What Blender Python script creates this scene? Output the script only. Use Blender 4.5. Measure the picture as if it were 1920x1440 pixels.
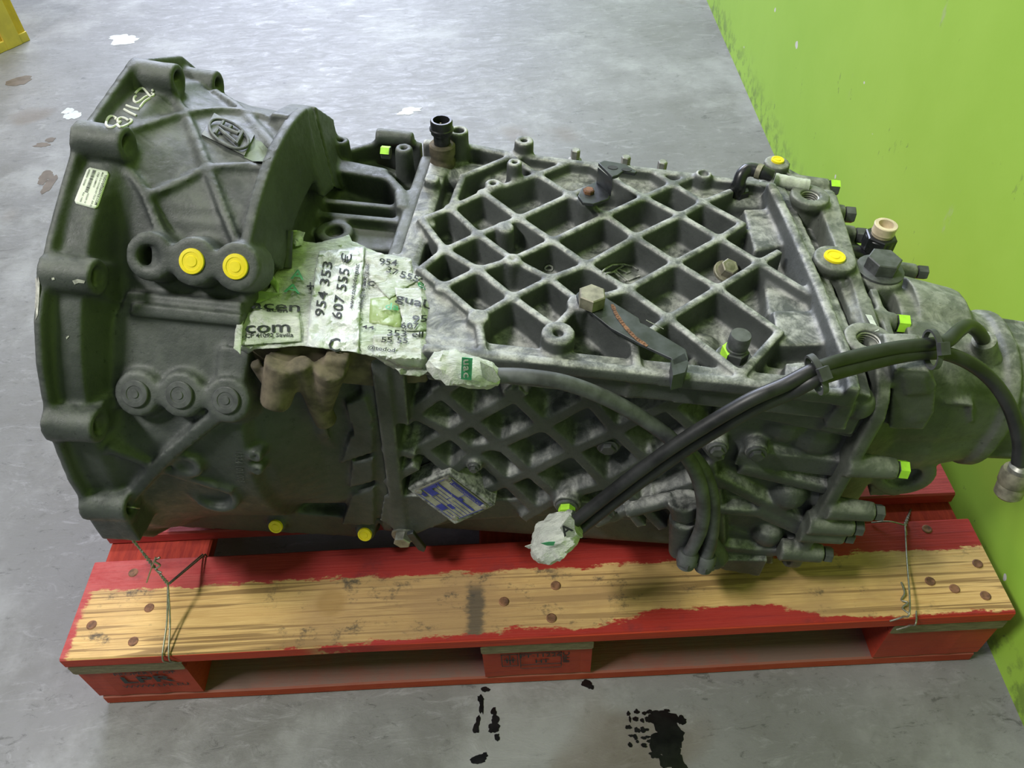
import bpy, bmesh, math, random
import numpy as np
from mathutils import Vector, Matrix, noise
from mathutils.geometry import delaunay_2d_cdt
random.seed(7)
SC = bpy.context.scene
COL = SC.collection
for _o in list(bpy.data.objects): bpy.data.objects.remove(_o)

# ------------------------------------------------------------------ camera
F_PX = 1500.0
CAM_LOC = np.array([0.587365, -0.459004, 1.088366])
def rot_xyz(a, b, c):
    a, b, c = map(math.radians, (a, b, c))
    Rx = np.array([[1,0,0],[0,math.cos(a),-math.sin(a)],[0,math.sin(a),math.cos(a)]])
    Ry = np.array([[math.cos(b),0,math.sin(b)],[0,1,0],[-math.sin(b),0,math.cos(b)]])
    Rz = np.array([[math.cos(c),-math.sin(c),0],[math.sin(c),math.cos(c),0],[0,0,1]])
    return Rz @ Ry @ Rx
CAM_R = rot_xyz(43.470317, 2.105003, -2.026159)
cam = bpy.data.cameras.new('camera'); cam.sensor_fit = 'HORIZONTAL'; cam.sensor_width = 36
cam.lens = F_PX * 36 / 1920; cam.clip_start = 0.02
camo = bpy.data.objects.new('camera', cam); COL.objects.link(camo)
M4 = np.eye(4); M4[:3,:3] = CAM_R; M4[:3,3] = CAM_LOC
camo.matrix_world = Matrix(M4.tolist()); SC.camera = camo

# ------------------------------------------------------------------ light
SC.view_settings.view_transform = 'Standard'; SC.view_settings.look = 'None'
SC.view_settings.gamma = 1.0; SC.view_settings.use_curve_mapping = False
SC.view_settings.exposure = 0.0
wd = bpy.data.worlds.new('hall_air'); SC.world = wd; wd.use_nodes = True
wd.node_tree.nodes['Background'].inputs[0].default_value = (0.80, 0.86, 0.95, 1)
wd.node_tree.nodes['Background'].inputs[1].default_value = 0.17
def area(name, loc, target, sx, sy, power, color):
    l = bpy.data.lights.new(name, 'AREA'); l.shape = 'RECTANGLE'; l.size = sx; l.size_y = sy
    l.energy = power; l.color = color
    o = bpy.data.objects.new(name, l); COL.objects.link(o); o.location = loc
    d = Vector(target) - Vector(loc); o.rotation_euler = d.to_track_quat('-Z', 'Y').to_euler()
    return o
area('hall_door_daylight', (-0.9, 7.0, 3.4), (0.2, 1.2, 0.0), 3.4, 2.6, 560, (0.74, 0.80, 1.0))
area('ceiling_lamp_back', (0.0, 2.6, 4.2), (0.4, 0.5, 0.2), 1.3, 0.35, 80, (1.0, 0.97, 0.92))
area('ceiling_lamp_front', (-1.9, -0.6, 4.0), (0.5, 0.2, 0.3), 1.2, 0.35, 165, (1.0, 0.98, 0.93))

# ------------------------------------------------------------------ frames and pixel rays
YAW, PIT = math.radians(-8), math.radians(-4)
GA = np.array([math.cos(YAW)*math.cos(PIT), math.sin(YAW)*math.cos(PIT), math.sin(PIT)])
GB = np.array([-math.sin(YAW), math.cos(YAW), 0.0]); GC = np.cross(GA, GB)
G = np.stack([GA, GB, GC], 1)                  # gearbox frame: s along the shaft, t to the back, h up
GO = np.array([0.13846037, 0.35049192, 0.4157086])
GM4 = np.eye(4); GM4[:3,:3] = G; GM4[:3,3] = GO
def ray(u, v): return CAM_R @ np.array([(u-960)/F_PX, -(v-720)/F_PX, -1.0])
def W(u, v, z=0.0):
    d = ray(u, v); k = (z-CAM_LOC[2])/d[2]; return CAM_LOC + k*d
def lray(u, v): return G.T @ (CAM_LOC-GO), G.T @ ray(u, v)
def on(u, v, ax, val):
    o, d = lray(u, v); return o + d*(val-o[ax])/d[ax]
def Ps(u, v, s): return on(u, v, 0, s)
def Pt(u, v, t): return on(u, v, 1, t)
def Ph(u, v, h): return on(u, v, 2, h)
def Pc(u, v, r):
    o, d = lray(u, v); a = d[1]**2+d[2]**2; b = 2*(o[1]*d[1]+o[2]*d[2]); c = o[1]**2+o[2]**2-r*r
    D = max(0.0, b*b-4*a*c); return o + d*(-b-math.sqrt(D))/2/a
PN = np.array([0, -0.77, 0.638]); PN = PN/np.linalg.norm(PN)     # normal of the side mounting face
def Pp(u, v, dd):
    o, d = lray(u, v); return o + d*(dd-PN@o)/(PN@d)
def toW(p): return GO + G @ np.asarray(p, float)
def toL(p): return G.T @ (np.asarray(p, float)-GO)
S_, T_, H_ = np.eye(3)

# ------------------------------------------------------------------ mesh builder
def nrm(v): v = np.asarray(v, float); return v/ (np.linalg.norm(v) or 1)
def perp(a):
    a = nrm(a); k = np.array([0,0,1.0]) if abs(a[2]) < .9 else np.array([1.0,0,0])
    e1 = nrm(np.cross(k, a)); return e1, np.cross(a, e1)
class MB:
    def __init__(s): s.v = []; s.f = []
    def add(s, vs, fs):
        n = len(s.v); s.v += [tuple(map(float, p)) for p in vs]; s.f += [tuple(i+n for i in f) for f in fs]; return s
    def loft(s, loops, cap=True, closed=True):
        n = len(loops[0]); vs = [p for l in loops for p in l]; fs = []
        for a in range(len(loops)-1):
            for i in range(n if closed else n-1):
                j = (i+1) % n; fs.append((a*n+i, a*n+j, (a+1)*n+j, (a+1)*n+i))
        if cap: fs.append(tuple(range(n))[::-1]); fs.append(tuple(range((len(loops)-1)*n, len(loops)*n)))
        return s.add(vs, fs)
    def box(s, lo, hi):
        (a,b,c),(d,e,f) = lo, hi
        return s.loft([[(a,b,c),(d,b,c),(d,e,c),(a,e,c)], [(a,b,f),(d,b,f),(d,e,f),(a,e,f)]])
    def prism(s, poly, vec):                     # polygon (3d points) extruded along vec
        vec = np.asarray(vec, float); return s.loft([[np.asarray(p,float) for p in poly], [np.asarray(p,float)+vec for p in poly]])
    def cyl(s, p0, p1, r0, r1=None, n=20):
        r1 = r0 if r1 is None else r1; p0 = np.asarray(p0,float); p1 = np.asarray(p1,float); e1, e2 = perp(p1-p0)
        c = [(math.cos(2*math.pi*i/n), math.sin(2*math.pi*i/n)) for i in range(n)]
        return s.loft([[p0+r0*(x*e1+y*e2) for x,y in c], [p1+r1*(x*e1+y*e2) for x,y in c]])
    def lathe(s, p0, ax, prof, n=24, close=False):  # prof: (radius, height) list; close: ring profile
        p0 = np.asarray(p0,float); ax = nrm(ax); e1, e2 = perp(ax)
        loops = [[p0+ax*z+r*(math.cos(2*math.pi*i/n)*e1+math.sin(2*math.pi*i/n)*e2) for i in range(n)] for r,z in prof]
        if close: loops.append(loops[0]); return s.loft(loops, cap=False)
        return s.loft(loops)
    def ring(s, p0, ax, ro, ri, ht, n=28, ro0=None, ch=.0015):
        ro0 = ro if ro0 is None else ro0
        return s.lathe(p0, ax, [(ro0,0),(ro,ht-ch),(ro-ch,ht),(ri+ch,ht),(ri,ht-ch),(ri,0)], n, True)
    def hexa(s, p0, ax, r, ht, ch=.0012, ang=0.0):
        p0 = np.asarray(p0,float); ax = nrm(ax); e1, e2 = perp(ax)
        L = lambda rr, z: [p0+ax*z+rr*(math.cos(ang+math.pi*i/3)*e1+math.sin(ang+math.pi*i/3)*e2) for i in range(6)]
        return s.loft([L(r,0), L(r,ht-ch), L(r-ch*1.3,ht)])
    def tube(s, pts, r, n=12, cap=True):
        pts = [np.asarray(p,float) for p in pts]; loops = []; e = None
        for i, p in enumerate(pts):
            d = nrm(pts[min(i+1,len(pts)-1)]-pts[max(i-1,0)])
            if e is None: e, _ = perp(d)
            e = nrm(e-d*(e@d)); f = np.cross(d, e); rr = r[i] if hasattr(r,'__len__') else r
            loops.append([p+rr*(math.cos(2*math.pi*k/n)*e+math.sin(2*math.pi*k/n)*f) for k in range(n)])
        return s.loft(loops, cap)
    def rib(s, p0, p1, N, wt, wb, depth, ext=None):
        p0 = np.asarray(p0,float); p1 = np.asarray(p1,float); N = nrm(N); d = nrm(p1-p0); x = nrm(np.cross(N, d))
        ext = wt*.4 if ext is None else ext; p0 = p0-d*ext; p1 = p1+d*ext
        q = lambda p: [p-x*wt/2, p+x*wt/2, p+x*wb/2-N*depth, p-x*wb/2-N*depth]
        return s.loft([q(p0), q(p1)])
    def ribs(s, pts, N, wt, wb, depth):
        for a, b in zip(pts, pts[1:]): s.rib(a, b, N, wt, wb, depth)
        return s
    def sphere(s, c, r, n=14):
        c = np.asarray(c,float); m = n//2
        return s.loft([[c+r*np.array([math.sin(a)*math.cos(b), math.sin(a)*math.sin(b), math.cos(a)]) for b in [2*math.pi*i/n for i in range(n)]]
                       for a in [math.pi*(.02+.96*k/m) for k in range(m+1)]])
    def build(s, name, mat, parent=None, world=False, smooth=35, bevel=0, origin='base', seg=2):
        """parent given: vertices are local to it; world: top-level thing with vertices in world space"""
        me = bpy.data.meshes.new(name); vs = np.array(s.v); org = np.zeros(3)
        if world:
            lo, hi = vs.min(0), vs.max(0); org = np.array([(lo[0]+hi[0])/2, (lo[1]+hi[1])/2, lo[2]]); vs = vs-org
        me.from_pydata(vs.tolist(), [], s.f); me.validate()
        bm = bmesh.new(); bm.from_mesh(me); bmesh.ops.recalc_face_normals(bm, faces=bm.faces[:]); bm.to_mesh(me); bm.free()
        if smooth:
            me.shade_smooth()
            if smooth < 180: me.set_sharp_from_angle(angle=math.radians(smooth))
        me.materials.append(mat); o = bpy.data.objects.new(name, me); COL.objects.link(o); o.location = org
        if parent is not None: o.parent = parent
        if bevel:
            b = o.modifiers.new('bevel','BEVEL'); b.width = bevel; b.segments = seg; b.limit_method = 'ANGLE'; b.angle_limit = math.radians(40)
        return o
    def cast(s, name, mat, parent, voxel=.0025, smooth=6):
        """closed solids fused into one casting with soft fillets"""
        o = s.build(name, mat, parent, smooth=0)
        r = o.modifiers.new('fuse','REMESH'); r.mode = 'VOXEL'; r.voxel_size = voxel; r.use_smooth_shade = True
        if smooth:
            m = o.modifiers.new('soft','SMOOTH'); m.factor = .5; m.iterations = smooth
        dg = bpy.context.evaluated_depsgraph_get(); dg.update()
        me = bpy.data.meshes.new_from_object(o.evaluated_get(dg)); me.name = name
        o.modifiers.clear(); old = o.data; o.data = me; bpy.data.meshes.remove(old)
        if not me.materials: me.materials.append(mat)
        me.shade_smooth(); return o
def empty(name, loc=(0,0,0), label=None, cat=None, group=None):
    o = bpy.data.objects.new(name, None); COL.objects.link(o); o.location = loc; o.empty_display_size = .05
    if label: tag(o, label, cat, group)
    return o
def tag(o, label, cat=None, group=None, kind=None):
    if label: o['label'] = label
    if cat: o['category'] = cat
    if group: o['group'] = group
    if kind: o['kind'] = kind
    return o
def spline(pts, n=8):
    P = [np.asarray(p,float) for p in pts]; P = [2*P[0]-P[1]]+P+[2*P[-1]-P[-2]]; out = []
    for i in range(1, len(P)-2):
        for k in range(n):
            t = k/n; a,b,c,d = P[i-1:i+3]
            out.append(.5*((2*b)+(c-a)*t+(2*a-5*b+4*c-d)*t*t+(3*b-a-3*c+d)*t**3))
    out.append(P[-2]); return out

# ------------------------------------------------------------------ materials
class NT:
    def __init__(s, name):
        s.m = bpy.data.materials.new(name); s.m.use_nodes = True; s.t = s.m.node_tree; s.b = s.t.nodes['Principled BSDF']
        s.tc = s.n('ShaderNodeTexCoord'); s.co = s.tc.outputs['Object']
    def n(s, kind, **k):
        x = s.t.nodes.new(kind)
        for a, v in k.items(): setattr(x, a, v)
        return x
    def put(s, sock, v):
        if isinstance(v, bpy.types.NodeSocket): s.t.links.new(v, sock)
        else: sock.default_value = v if not isinstance(v, tuple) or len(v) != 3 or sock.type == 'VECTOR' else (*v, 1)
    def noise(s, scale, detail=6, rough=.6, vec=None, stretch=None, dist=0.0):
        vec = vec or s.co
        if stretch:
            mp = s.n('ShaderNodeMapping'); mp.inputs['Scale'].default_value = stretch; s.t.links.new(vec, mp.inputs[0]); vec = mp.outputs[0]
        x = s.n('ShaderNodeTexNoise'); x.inputs['Scale'].default_value = scale; x.inputs['Detail'].default_value = detail
        x.inputs['Roughness'].default_value = rough; x.inputs['Distortion'].default_value = dist; s.t.links.new(vec, x.inputs['Vector']); return x.outputs['Fac']
    def voro(s, scale, vec=None, feature='F1', out='Distance'):
        x = s.n('ShaderNodeTexVoronoi', feature=feature); x.inputs['Scale'].default_value = scale; s.t.links.new(vec or s.co, x.inputs['Vector']); return x.outputs[out]
    def ramp(s, fac, lo, hi, a=0.0, b=1.0):
        x = s.n('ShaderNodeMapRange', interpolation_type='SMOOTHSTEP'); s.put(x.inputs[0], fac)
        for i, v in zip((1,2,3,4), (lo,hi,a,b)): s.put(x.inputs[i], v)
        return x.outputs[0]
    def math(s, op, a, b=0.0, c=0.0):
        x = s.n('ShaderNodeMath', operation=op); s.put(x.inputs[0], a); s.put(x.inputs[1], b); s.put(x.inputs[2], c); return x.outputs[0]
    def mix(s, fac, a, b):
        x = s.n('ShaderNodeMix', data_type='RGBA'); s.put(x.inputs[0], fac); s.put(x.inputs[6], a); s.put(x.inputs[7], b); return x.outputs[2]
    def sep(s, vec):
        x = s.n('ShaderNodeSeparateXYZ'); s.t.links.new(vec, x.inputs[0]); return x.outputs
    def bump(s, ht, strength=.3, dist=.002):
        x = s.n('ShaderNodeBump'); x.inputs['Strength'].default_value = strength; x.inputs['Distance'].default_value = dist
        s.put(x.inputs['Height'], ht); s.t.links.new(x.outputs[0], s.b.inputs['Normal'])
    def done(s, col, rough=.5, metal=0.0, spec=.5):
        s.put(s.b.inputs['Base Color'], col); s.put(s.b.inputs['Roughness'], rough); s.put(s.b.inputs['Metallic'], metal)
        s.put(s.b.inputs['Specular IOR Level'], spec); return s.m

def plain(name, col, rough=.5, metal=0.0, var=.25, scale=60, bump=.0):
    k = NT(name); n = k.noise(scale, 5)
    c2 = tuple(min(1, c*(1+var)) for c in col); c1 = tuple(c*(1-var) for c in col)
    if bump: k.bump(n, bump, .001)
    return k.done(k.mix(k.ramp(n,.3,.7), c1, c2), k.ramp(n,.2,.8,rough-.08,rough+.08), metal)

def cast_mat(name, dark, mid, dust, dust_amt, edge=.5, scale=1.0):
    """painted casting: dark paint, worn mid tone, pale road dust lying on it and rubbed on the edges"""
    k = NT(name); big = k.noise(7*scale, 6, .62); fine = k.noise(70*scale, 8, .72); med = k.noise(24*scale, 6, .65, dist=.6)
    c = k.mix(k.ramp(big,.35,.65), dark, mid)
    g = k.n('ShaderNodeNewGeometry'); up = k.sep(g.outputs['Normal'])[2]
    pt = k.ramp(g.outputs['Pointiness'], .51, .60)
    d1 = k.math('MULTIPLY', k.ramp(up, .35, .97), k.ramp(med, .36, .60))
    d1 = k.math('MULTIPLY', d1, k.ramp(fine, .36, .60, .38, 1.0))
    d = k.math('MULTIPLY', d1, dust_amt)
    e = k.math('MULTIPLY', k.math('MULTIPLY', pt, k.ramp(fine,.36,.62)), edge)
    c = k.mix(k.math('MINIMUM', k.math('ADD', d, e), 1.0), c, dust)
    chips = k.math('MULTIPLY', k.ramp(k.noise(130*scale, 4, .7), .60, .68), k.ramp(big, .4, .6)); chips = k.math('MULTIPLY', chips, .5)
    c = k.mix(chips, c, tuple(x*.35 for x in dark))
    k.bump(k.math('ADD', k.math('MULTIPLY', k.noise(190*scale, 6, .7), .5), k.math('ADD', fine, k.math('MULTIPLY', med, .6))), .5, .0014)
    return k.done(c, k.ramp(fine,.3,.7,.42,.66), 0.0, .45)

M = {}
M['bell'] = cast_mat('bell_iron', (.038,.044,.042), (.070,.078,.075), (.25,.26,.245), .34, .42)
M['case'] = cast_mat('case_iron', (.052,.058,.056), (.088,.096,.094), (.44,.445,.425), .85, 1.0, 1.5)
M['rear'] = cast_mat('rear_iron', (.060,.068,.058), (.120,.132,.112), (.40,.41,.36), .60, .6, 1.3)
M['steel'] = plain('dull_steel', (.30,.30,.27), .45, .6, .35, 90)
M['greybolt'] = plain('grey_painted_bolt', (.075,.08,.082), .5, 0, .3, 90)
M['rust'] = plain('rusty_steel', (.20,.095,.05), .75, .2, .5, 120)
M['earth'] = plain('earthy_rust', (.115,.095,.065), .85, 0, .5, 45, .4)
M['yellow'] = plain('yellow_plug', (.86,.70,.015), .38, 0, .06, 50)
M['lime'] = plain('lime_marker_paint', (.42,.80,.05), .45, 0, .15, 80)
M['rubber'] = plain('black_rubber', (.020,.021,.022), .42, 0, .5, 30)
M['rubber_dusty'] = plain('dusty_rubber', (.075,.080,.083), .62, 0, .45, 45)
M['plastic'] = plain('black_plastic', (.016,.017,.020), .32, 0, .3, 50)
M['blackplate'] = plain('black_sheet_steel', (.045,.050,.055), .42, .3, .3, 60)
M['brass'] = plain('tarnished_brass', (.24,.225,.17), .5, .3, .35, 80)
M['cream'] = plain('cream_plastic', (.62,.52,.36), .5, 0, .15, 60)
M['wire'] = plain('galvanised_wire', (.30,.30,.24), .4, .7, .3, 200)
M['ink'] = plain('dark_ink', (.022,.028,.03), .6, 0, .2, 100)
M['green_ink'] = plain('green_ink', (.06,.36,.17), .5, 0, .2, 100)
M['chalk'] = plain('white_marker', (.66,.66,.62), .8, 0, .1, 100)
M['hole'] = plain('black_slot', (.008,.008,.008), .6, 0, .2, 50)  # near-black for flat discs laid on the bracket in place of cut slots
M['oil'] = plain('spilled_oil', (.006,.006,.007), .22, 0, .3, 40)

# floor: worn sealed concrete
k = NT('worn_concrete'); big = k.noise(1.3, 5, .6); med = k.noise(6, 8, .65); fine = k.noise(60, 8, .7)
scr = k.noise(13, 9, .78, stretch=(1.0, 2.6, 1.0), dist=1.2)
c = k.mix(k.ramp(big,.3,.7), (.150,.149,.153), (.225,.223,.234))
c = k.mix(k.math('MULTIPLY', k.ramp(med,.42,.72), .55), c, (.125,.122,.115))
c = k.mix(k.math('MULTIPLY', k.ramp(scr,.52,.68), .42), c, (.36,.36,.39))
c = k.mix(k.math('MULTIPLY', k.ramp(k.noise(16,9,.8),.5,.7), .45), c, (.13,.13,.13))
c = k.mix(k.math('MULTIPLY', k.ramp(fine,.56,.72), .5), c, (.09,.088,.085))
c = k.mix(k.math('MULTIPLY', k.ramp(k.noise(30,7,.8,stretch=(.8,2.0,1),dist=.8),.57,.66), .75), c, (.075,.075,.075))
c = k.mix(k.math('MULTIPLY', k.ramp(k.noise(2.6,7,.7),.50,.66), .45), c, (.36,.365,.38))
pits = k.ramp(k.voro(23), .0, .045, 1.0, 0.0)
c = k.mix(k.math('MULTIPLY', pits, k.ramp(k.noise(3),.5,.6)), c, (.07,.065,.06))
rustm = k.math('MULTIPLY', k.ramp(k.noise(2.1, 3, .5), .64, .70), .55)
c = k.mix(rustm, c, (.13,.10,.075))
k.bump(k.math('ADD', k.math('MULTIPLY', med, .5), k.math('ADD', scr, k.math('MULTIPLY', fine, .25))), .35, .003)
M['floor'] = k.done(c, k.ramp(scr,.35,.7,.56,.42), 0, .5)
fl = MB().box((-6,-3,-.05), (1.6,9,0)).build('floor', M['floor'], smooth=0); tag(fl, 'worn grey concrete floor with scuffs and stains', kind='structure')
# wall: lime green paint, rubbed and chipped near the floor
k = NT('lime_wall_paint'); z = k.sep(k.co)[2]; n1 = k.noise(3, 5, .6); n2 = k.noise(30, 6, .7, stretch=(1,1.2,.5), dist=.5)
c = k.mix(k.ramp(n1,.3,.7), (.300,.52,.050), (.335,.56,.065))
low = k.ramp(z, .02, .75, 1.0, .18)
scuff = k.math('MULTIPLY', k.ramp(n2,.665,.70), low)
c = k.mix(k.math('MULTIPLY', scuff, .85), c, (.11,.16,.05))
c = k.mix(k.math('MULTIPLY', k.ramp(k.noise(14,5,.6,stretch=(1,1,.35)),.66,.74), .55), c, (.40,.42,.28))
c = k.mix(k.ramp(k.noise(20,2,.4), .765,.772), c, (.62,.62,.58))
grime = k.math('MULTIPLY', k.ramp(z, .0, .12, 1.0, 0.0), k.ramp(k.noise(22,6,.7),.46,.62))
c = k.mix(k.math('MULTIPLY', grime, .7), c, (.10,.15,.04))
k.bump(k.noise(120,4), .12, .001)
M['wall'] = k.done(c, .55, 0, .4)
x0, x1 = 1.2315-.12, 1.2315+.03*9
wl = MB().prism([(1.2315-.03*3,-3,0),(1.2315+.03*9,9,0),(1.2315+.03*9+.2,9,0),(1.2315-.03*3+.2,-3,0)], (0,0,3.2)).build('wall_right', M['wall'], smooth=0)
tag(wl, 'lime green painted wall with scuffs beside the pallet', kind='structure')

# ------------------------------------------------------------------ flat marks on the floor
def blob(mb, cx, cy, rx, ry, z, seed, n=22, jag=.45):
    rnd = random.Random(seed); pts = []
    for i in range(n):
        a = 2*math.pi*i/n; q = 1+jag*(noise.noise((math.cos(a)*1.4+seed, math.sin(a)*1.4, seed*.37)))+rnd.uniform(-.12,.12)
        pts.append((cx+rx*q*math.cos(a), cy+ry*q*math.sin(a), z))
    mb.loft([pts, [(p[0],p[1],z+.0004) for p in pts]])
def stain(name, spots, mat, label, cat, seed, z=.0002, jag=.45, group=None):
    mb = MB()
    for i, (u, v, ru, rv) in enumerate(spots):
        p = W(u, v); q = W(u+ru, v); w = W(u, v+rv); blob(mb, p[0], p[1], abs(q[0]-p[0]), abs(w[1]-p[1]), z+.00003*i, seed+i*3.1, jag=jag)
    return tag(mb.build(name, mat, world=True, smooth=0), label, cat, group)
rnd = random.Random(3)
sp = [(1245,1352,26,20),(1262,1375,22,26),(1240,1395,24,22),(1258,1420,22,22),(1275,1442,14,22),(1232,1340,10,8),(1278,1352,9,9),(1250,1333,5,4),(1228,1415,12,7),(1233,1400,8,5)]
sp += [(1180+12*i+rnd.uniform(-4,4), 1338+14*j+rnd.uniform(-4,4), rnd.uniform(2,6), rnd.uniform(2,6)) for i in range(4) for j in range(5)]
stain('oil_stain', sp, M['oil'], 'large black oil stain with dotted edge on the floor before the pallet', 'stain', 11)
stain('oil_stain', [(903,1322,5,16),(897,1350,4,10),(893,1365,6,10),(926,1335,6,8),(929,1350,7,10),(926,1365,10,9),(932,1382,5,8),(910,1293,8,5),(901,1310,6,7),(921,1370,5,4)], M['oil'], 'narrow broken oil drips on the floor below the middle pallet block', 'stain', 31)
stain('oil_stain', [(897,1424,14,9),(908,1416,6,6)], M['oil'], 'small smeared oil drip at the bottom edge of the floor', 'stain', 47)
stain('oil_stain', [(1098,1281,9,6),(1108,1288,6,5),(1103,1284,7,6)], M['oil'], 'small oil drip touching the front edge of the pallet', 'stain', 61)
M['brownstain'] = plain('brown_damp_stain', (.12,.095,.075), .5, 0, .2, 30)
M['palestain'] = plain('pale_scuffed_concrete', (.52,.54,.58), .55, 0, .1, 60)
stain('brown_stain', [(36,152,22,9)], M['brownstain'], 'small brown spot on the floor below the yellow crate', 'stain', 71, jag=.2)
stain('brown_stain', [(86,330,13,9),(93,345,10,16),(80,340,9,7)], M['brownstain'], 'brown patch on the floor left of the bell flange', 'stain', 75)
stain('brown_stain', [(78,272,14,4),(95,262,8,4)], M['brownstain'], 'thin brownish smear on the floor behind the bell flange', 'stain', 79)
stain('white_scuff', [(236,75,28,8),(225,70,18,5)], M['palestain'], 'white scuff patch on the floor behind the bell housing', 'scuff', 83)
stain('white_scuff', [(772,206,20,5),(760,212,14,4)], M['palestain'], 'white scuff patch on the floor behind the threaded bosses', 'scuff', 87)
stain('white_scuff', [(137,216,14,7),(128,208,9,6)], M['palestain'], 'white scuff patch on the floor left of the chalk writing', 'scuff', 91)

# ------------------------------------------------------------------ text
def text_verts(s, size=1.0, bold=0.0, shear=0.0):
    cu = bpy.data.curves.new('lettering', 'FONT'); cu.body = s; cu.size = size; cu.align_x = 'CENTER'; cu.align_y = 'CENTER'
    cu.offset = bold; cu.resolution_u = 2; cu.fill_mode = 'FRONT'; cu.shear = shear
    o = bpy.data.objects.new('lettering', cu); COL.objects.link(o); dg = bpy.context.evaluated_depsgraph_get(); dg.update()
    me = o.evaluated_get(dg).to_mesh(); v = [tuple(p.co) for p in me.vertices]; f = [tuple(p.vertices) for p in me.polygons]
    o.evaluated_get(dg).to_mesh_clear(); bpy.data.objects.remove(o); bpy.data.curves.remove(cu); return np.array(v), f
def text(mb, s, c, ex, ey, size, width=None, bold=0.0, th=.0004, fn=None, shear=0.0):
    """lettering on the plane at c with reading direction ex and up ey; fn maps 3d points to a surface"""
    v, f = text_verts(s, 1.0, bold, shear); ex = nrm(ex); ey = np.asarray(ey,float); ey = nrm(ey-ex*(ex@ey)); n = np.cross(ex, ey)
    w = v[:,0].max()-v[:,0].min(); sx = size if width is None else width/w
    P = [np.asarray(c)+ex*p[0]*sx+ey*p[1]*size for p in v]
    if fn: mb.add([fn(p) for p in P], f)
    else: mb.add([p+n*th for p in P], f)
    return mb

# ------------------------------------------------------------------ pallet
k = NT('red_painted_wood'); gr = k.noise(9, 8, .7, stretch=(1.2, 22, 22)); n1 = k.noise(7, 5, .6); g2 = k.noise(30, 6, .7, stretch=(1,8,8))
c = k.mix(k.ramp(n1,.3,.7), (.36,.034,.016), (.48,.062,.026)); c = k.mix(k.math('MULTIPLY', k.ramp(gr,.5,.75), .6), c, (.20,.018,.016))
c = k.mix(k.math('MULTIPLY', k.ramp(g2,.62,.76), .5), c, (.27,.16,.08)); k.bump(gr, .5, .002); M['red'] = k.done(c, .6, 0, .4)
k = NT('red_deck_wood'); gr = k.noise(9, 8, .7, stretch=(1.2, 22, 22)); n1 = k.noise(5, 5, .6)
c = k.mix(k.ramp(n1,.3,.7), (.30,.030,.030), (.42,.055,.055)); c = k.mix(k.math('MULTIPLY', k.ramp(gr,.45,.7), .6), c, (.13,.012,.018)); k.bump(gr, .5, .002); M['deck'] = k.done(c, .55, 0, .4)
k = NT('grey_raw_wood'); gr = k.noise(12, 8, .7, stretch=(3, 3, 30)); c = k.mix(k.ramp(gr,.3,.7), (.16,.125,.075), (.36,.30,.20)); k.bump(gr,.5,.002); M['rawwood'] = k.done(c, .8, 0, .3)
k = NT('dull_red_wood'); gr = k.noise(10, 8, .7, stretch=(2, 16, 16)); c = k.mix(k.ramp(gr,.3,.7), (.20,.055,.05), (.30,.11,.09)); k.bump(gr,.4,.002); M['skid'] = k.done(c, .75, 0, .3)  # duller brownish red for the middle and back bottom boards
k = NT('red_board_with_raw_end'); gr = k.noise(10, 8, .7, stretch=(16, 2, 16)); endg = k.noise(14, 8, .7, stretch=(3,3,30)); Yc = k.sep(k.co)[1]
c = k.mix(k.ramp(gr,.3,.7), (.24,.022,.018), (.40,.045,.026)); c = k.mix(k.ramp(Yc,.0012,.0020,1,0), c, k.mix(k.ramp(endg,.3,.7), (.13,.10,.06), (.30,.25,.165))); k.bump(gr,.4,.002); M['stringer'] = k.done(c, .7, 0, .3)
k = NT('red_skid_dusty_top'); gr = k.noise(9, 8, .7, stretch=(1.2, 22, 22)); n1 = k.noise(9, 6, .7); g_ = k.n('ShaderNodeNewGeometry'); up = k.sep(g_.outputs['Normal'])[2]
c = k.mix(k.ramp(n1,.3,.7), (.40,.050,.022), (.52,.085,.035)); c = k.mix(k.math('MULTIPLY', k.ramp(gr,.55,.75), .5), c, (.16,.03,.02)); c = k.mix(k.math('MULTIPLY', k.ramp(up,.4,.9), k.ramp(n1,.25,.6,.55,.95)), c, (.19,.13,.115)); k.bump(gr,.5,.002); M['skidfront'] = k.done(c, .7, 0, .3)
# front deck board: paint worn off the middle down to the bare pine
k = NT('worn_front_board'); xyz = k.sep(k.co); X, Y = xyz[0], xyz[1]
gr = k.noise(7, 9, .72, stretch=(1.0, 30, 30), dist=.8); gl = k.noise(3.2, 3, .5, stretch=(.8, 34, 34), dist=1.2); edge = k.noise(26, 8, .75, stretch=(1,2.5,1)); lon = k.noise(3.0, 3, .5)
wood = k.mix(k.ramp(gr,.3,.72), (.82,.55,.23), (.56,.33,.12))
wood = k.mix(k.math('MULTIPLY', k.ramp(gl,.53,.60), .75), wood, (.20,.11,.04))
wood = k.mix(k.ramp(k.noise(3.4,5,.65,stretch=(1,1.6,1)),.44,.66,0,.75), wood, (.40,.245,.115))
wood = k.mix(k.math('MULTIPLY', k.ramp(X,.24,.34), k.ramp(X,.50,.60,.55,0)), wood, (.33,.20,.10))
sx = k.math('ABSOLUTE', k.math('SUBTRACT', k.math('ADD', X, k.math('MULTIPLY', k.math('SUBTRACT', edge, .5), .03)), .523))
wood = k.mix(k.math('MULTIPLY', k.ramp(sx,.006,.016,.85,0), k.ramp(Y,.065,.085,1,0)), wood, (.075,.062,.050))
dirt = k.math('MULTIPLY', k.ramp(k.noise(22,8,.8,stretch=(1,1.3,1)),.53,.66), k.ramp(k.noise(6.5,3,.5),.42,.54))
wood = k.mix(k.math('MULTIPLY', dirt, .85), wood, (.055,.048,.040))
knot = k.n('ShaderNodeVectorMath', operation='DISTANCE'); k.t.links.new(k.co, knot.inputs[0]); knot.inputs[1].default_value = (.335,.062,.144)
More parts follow.
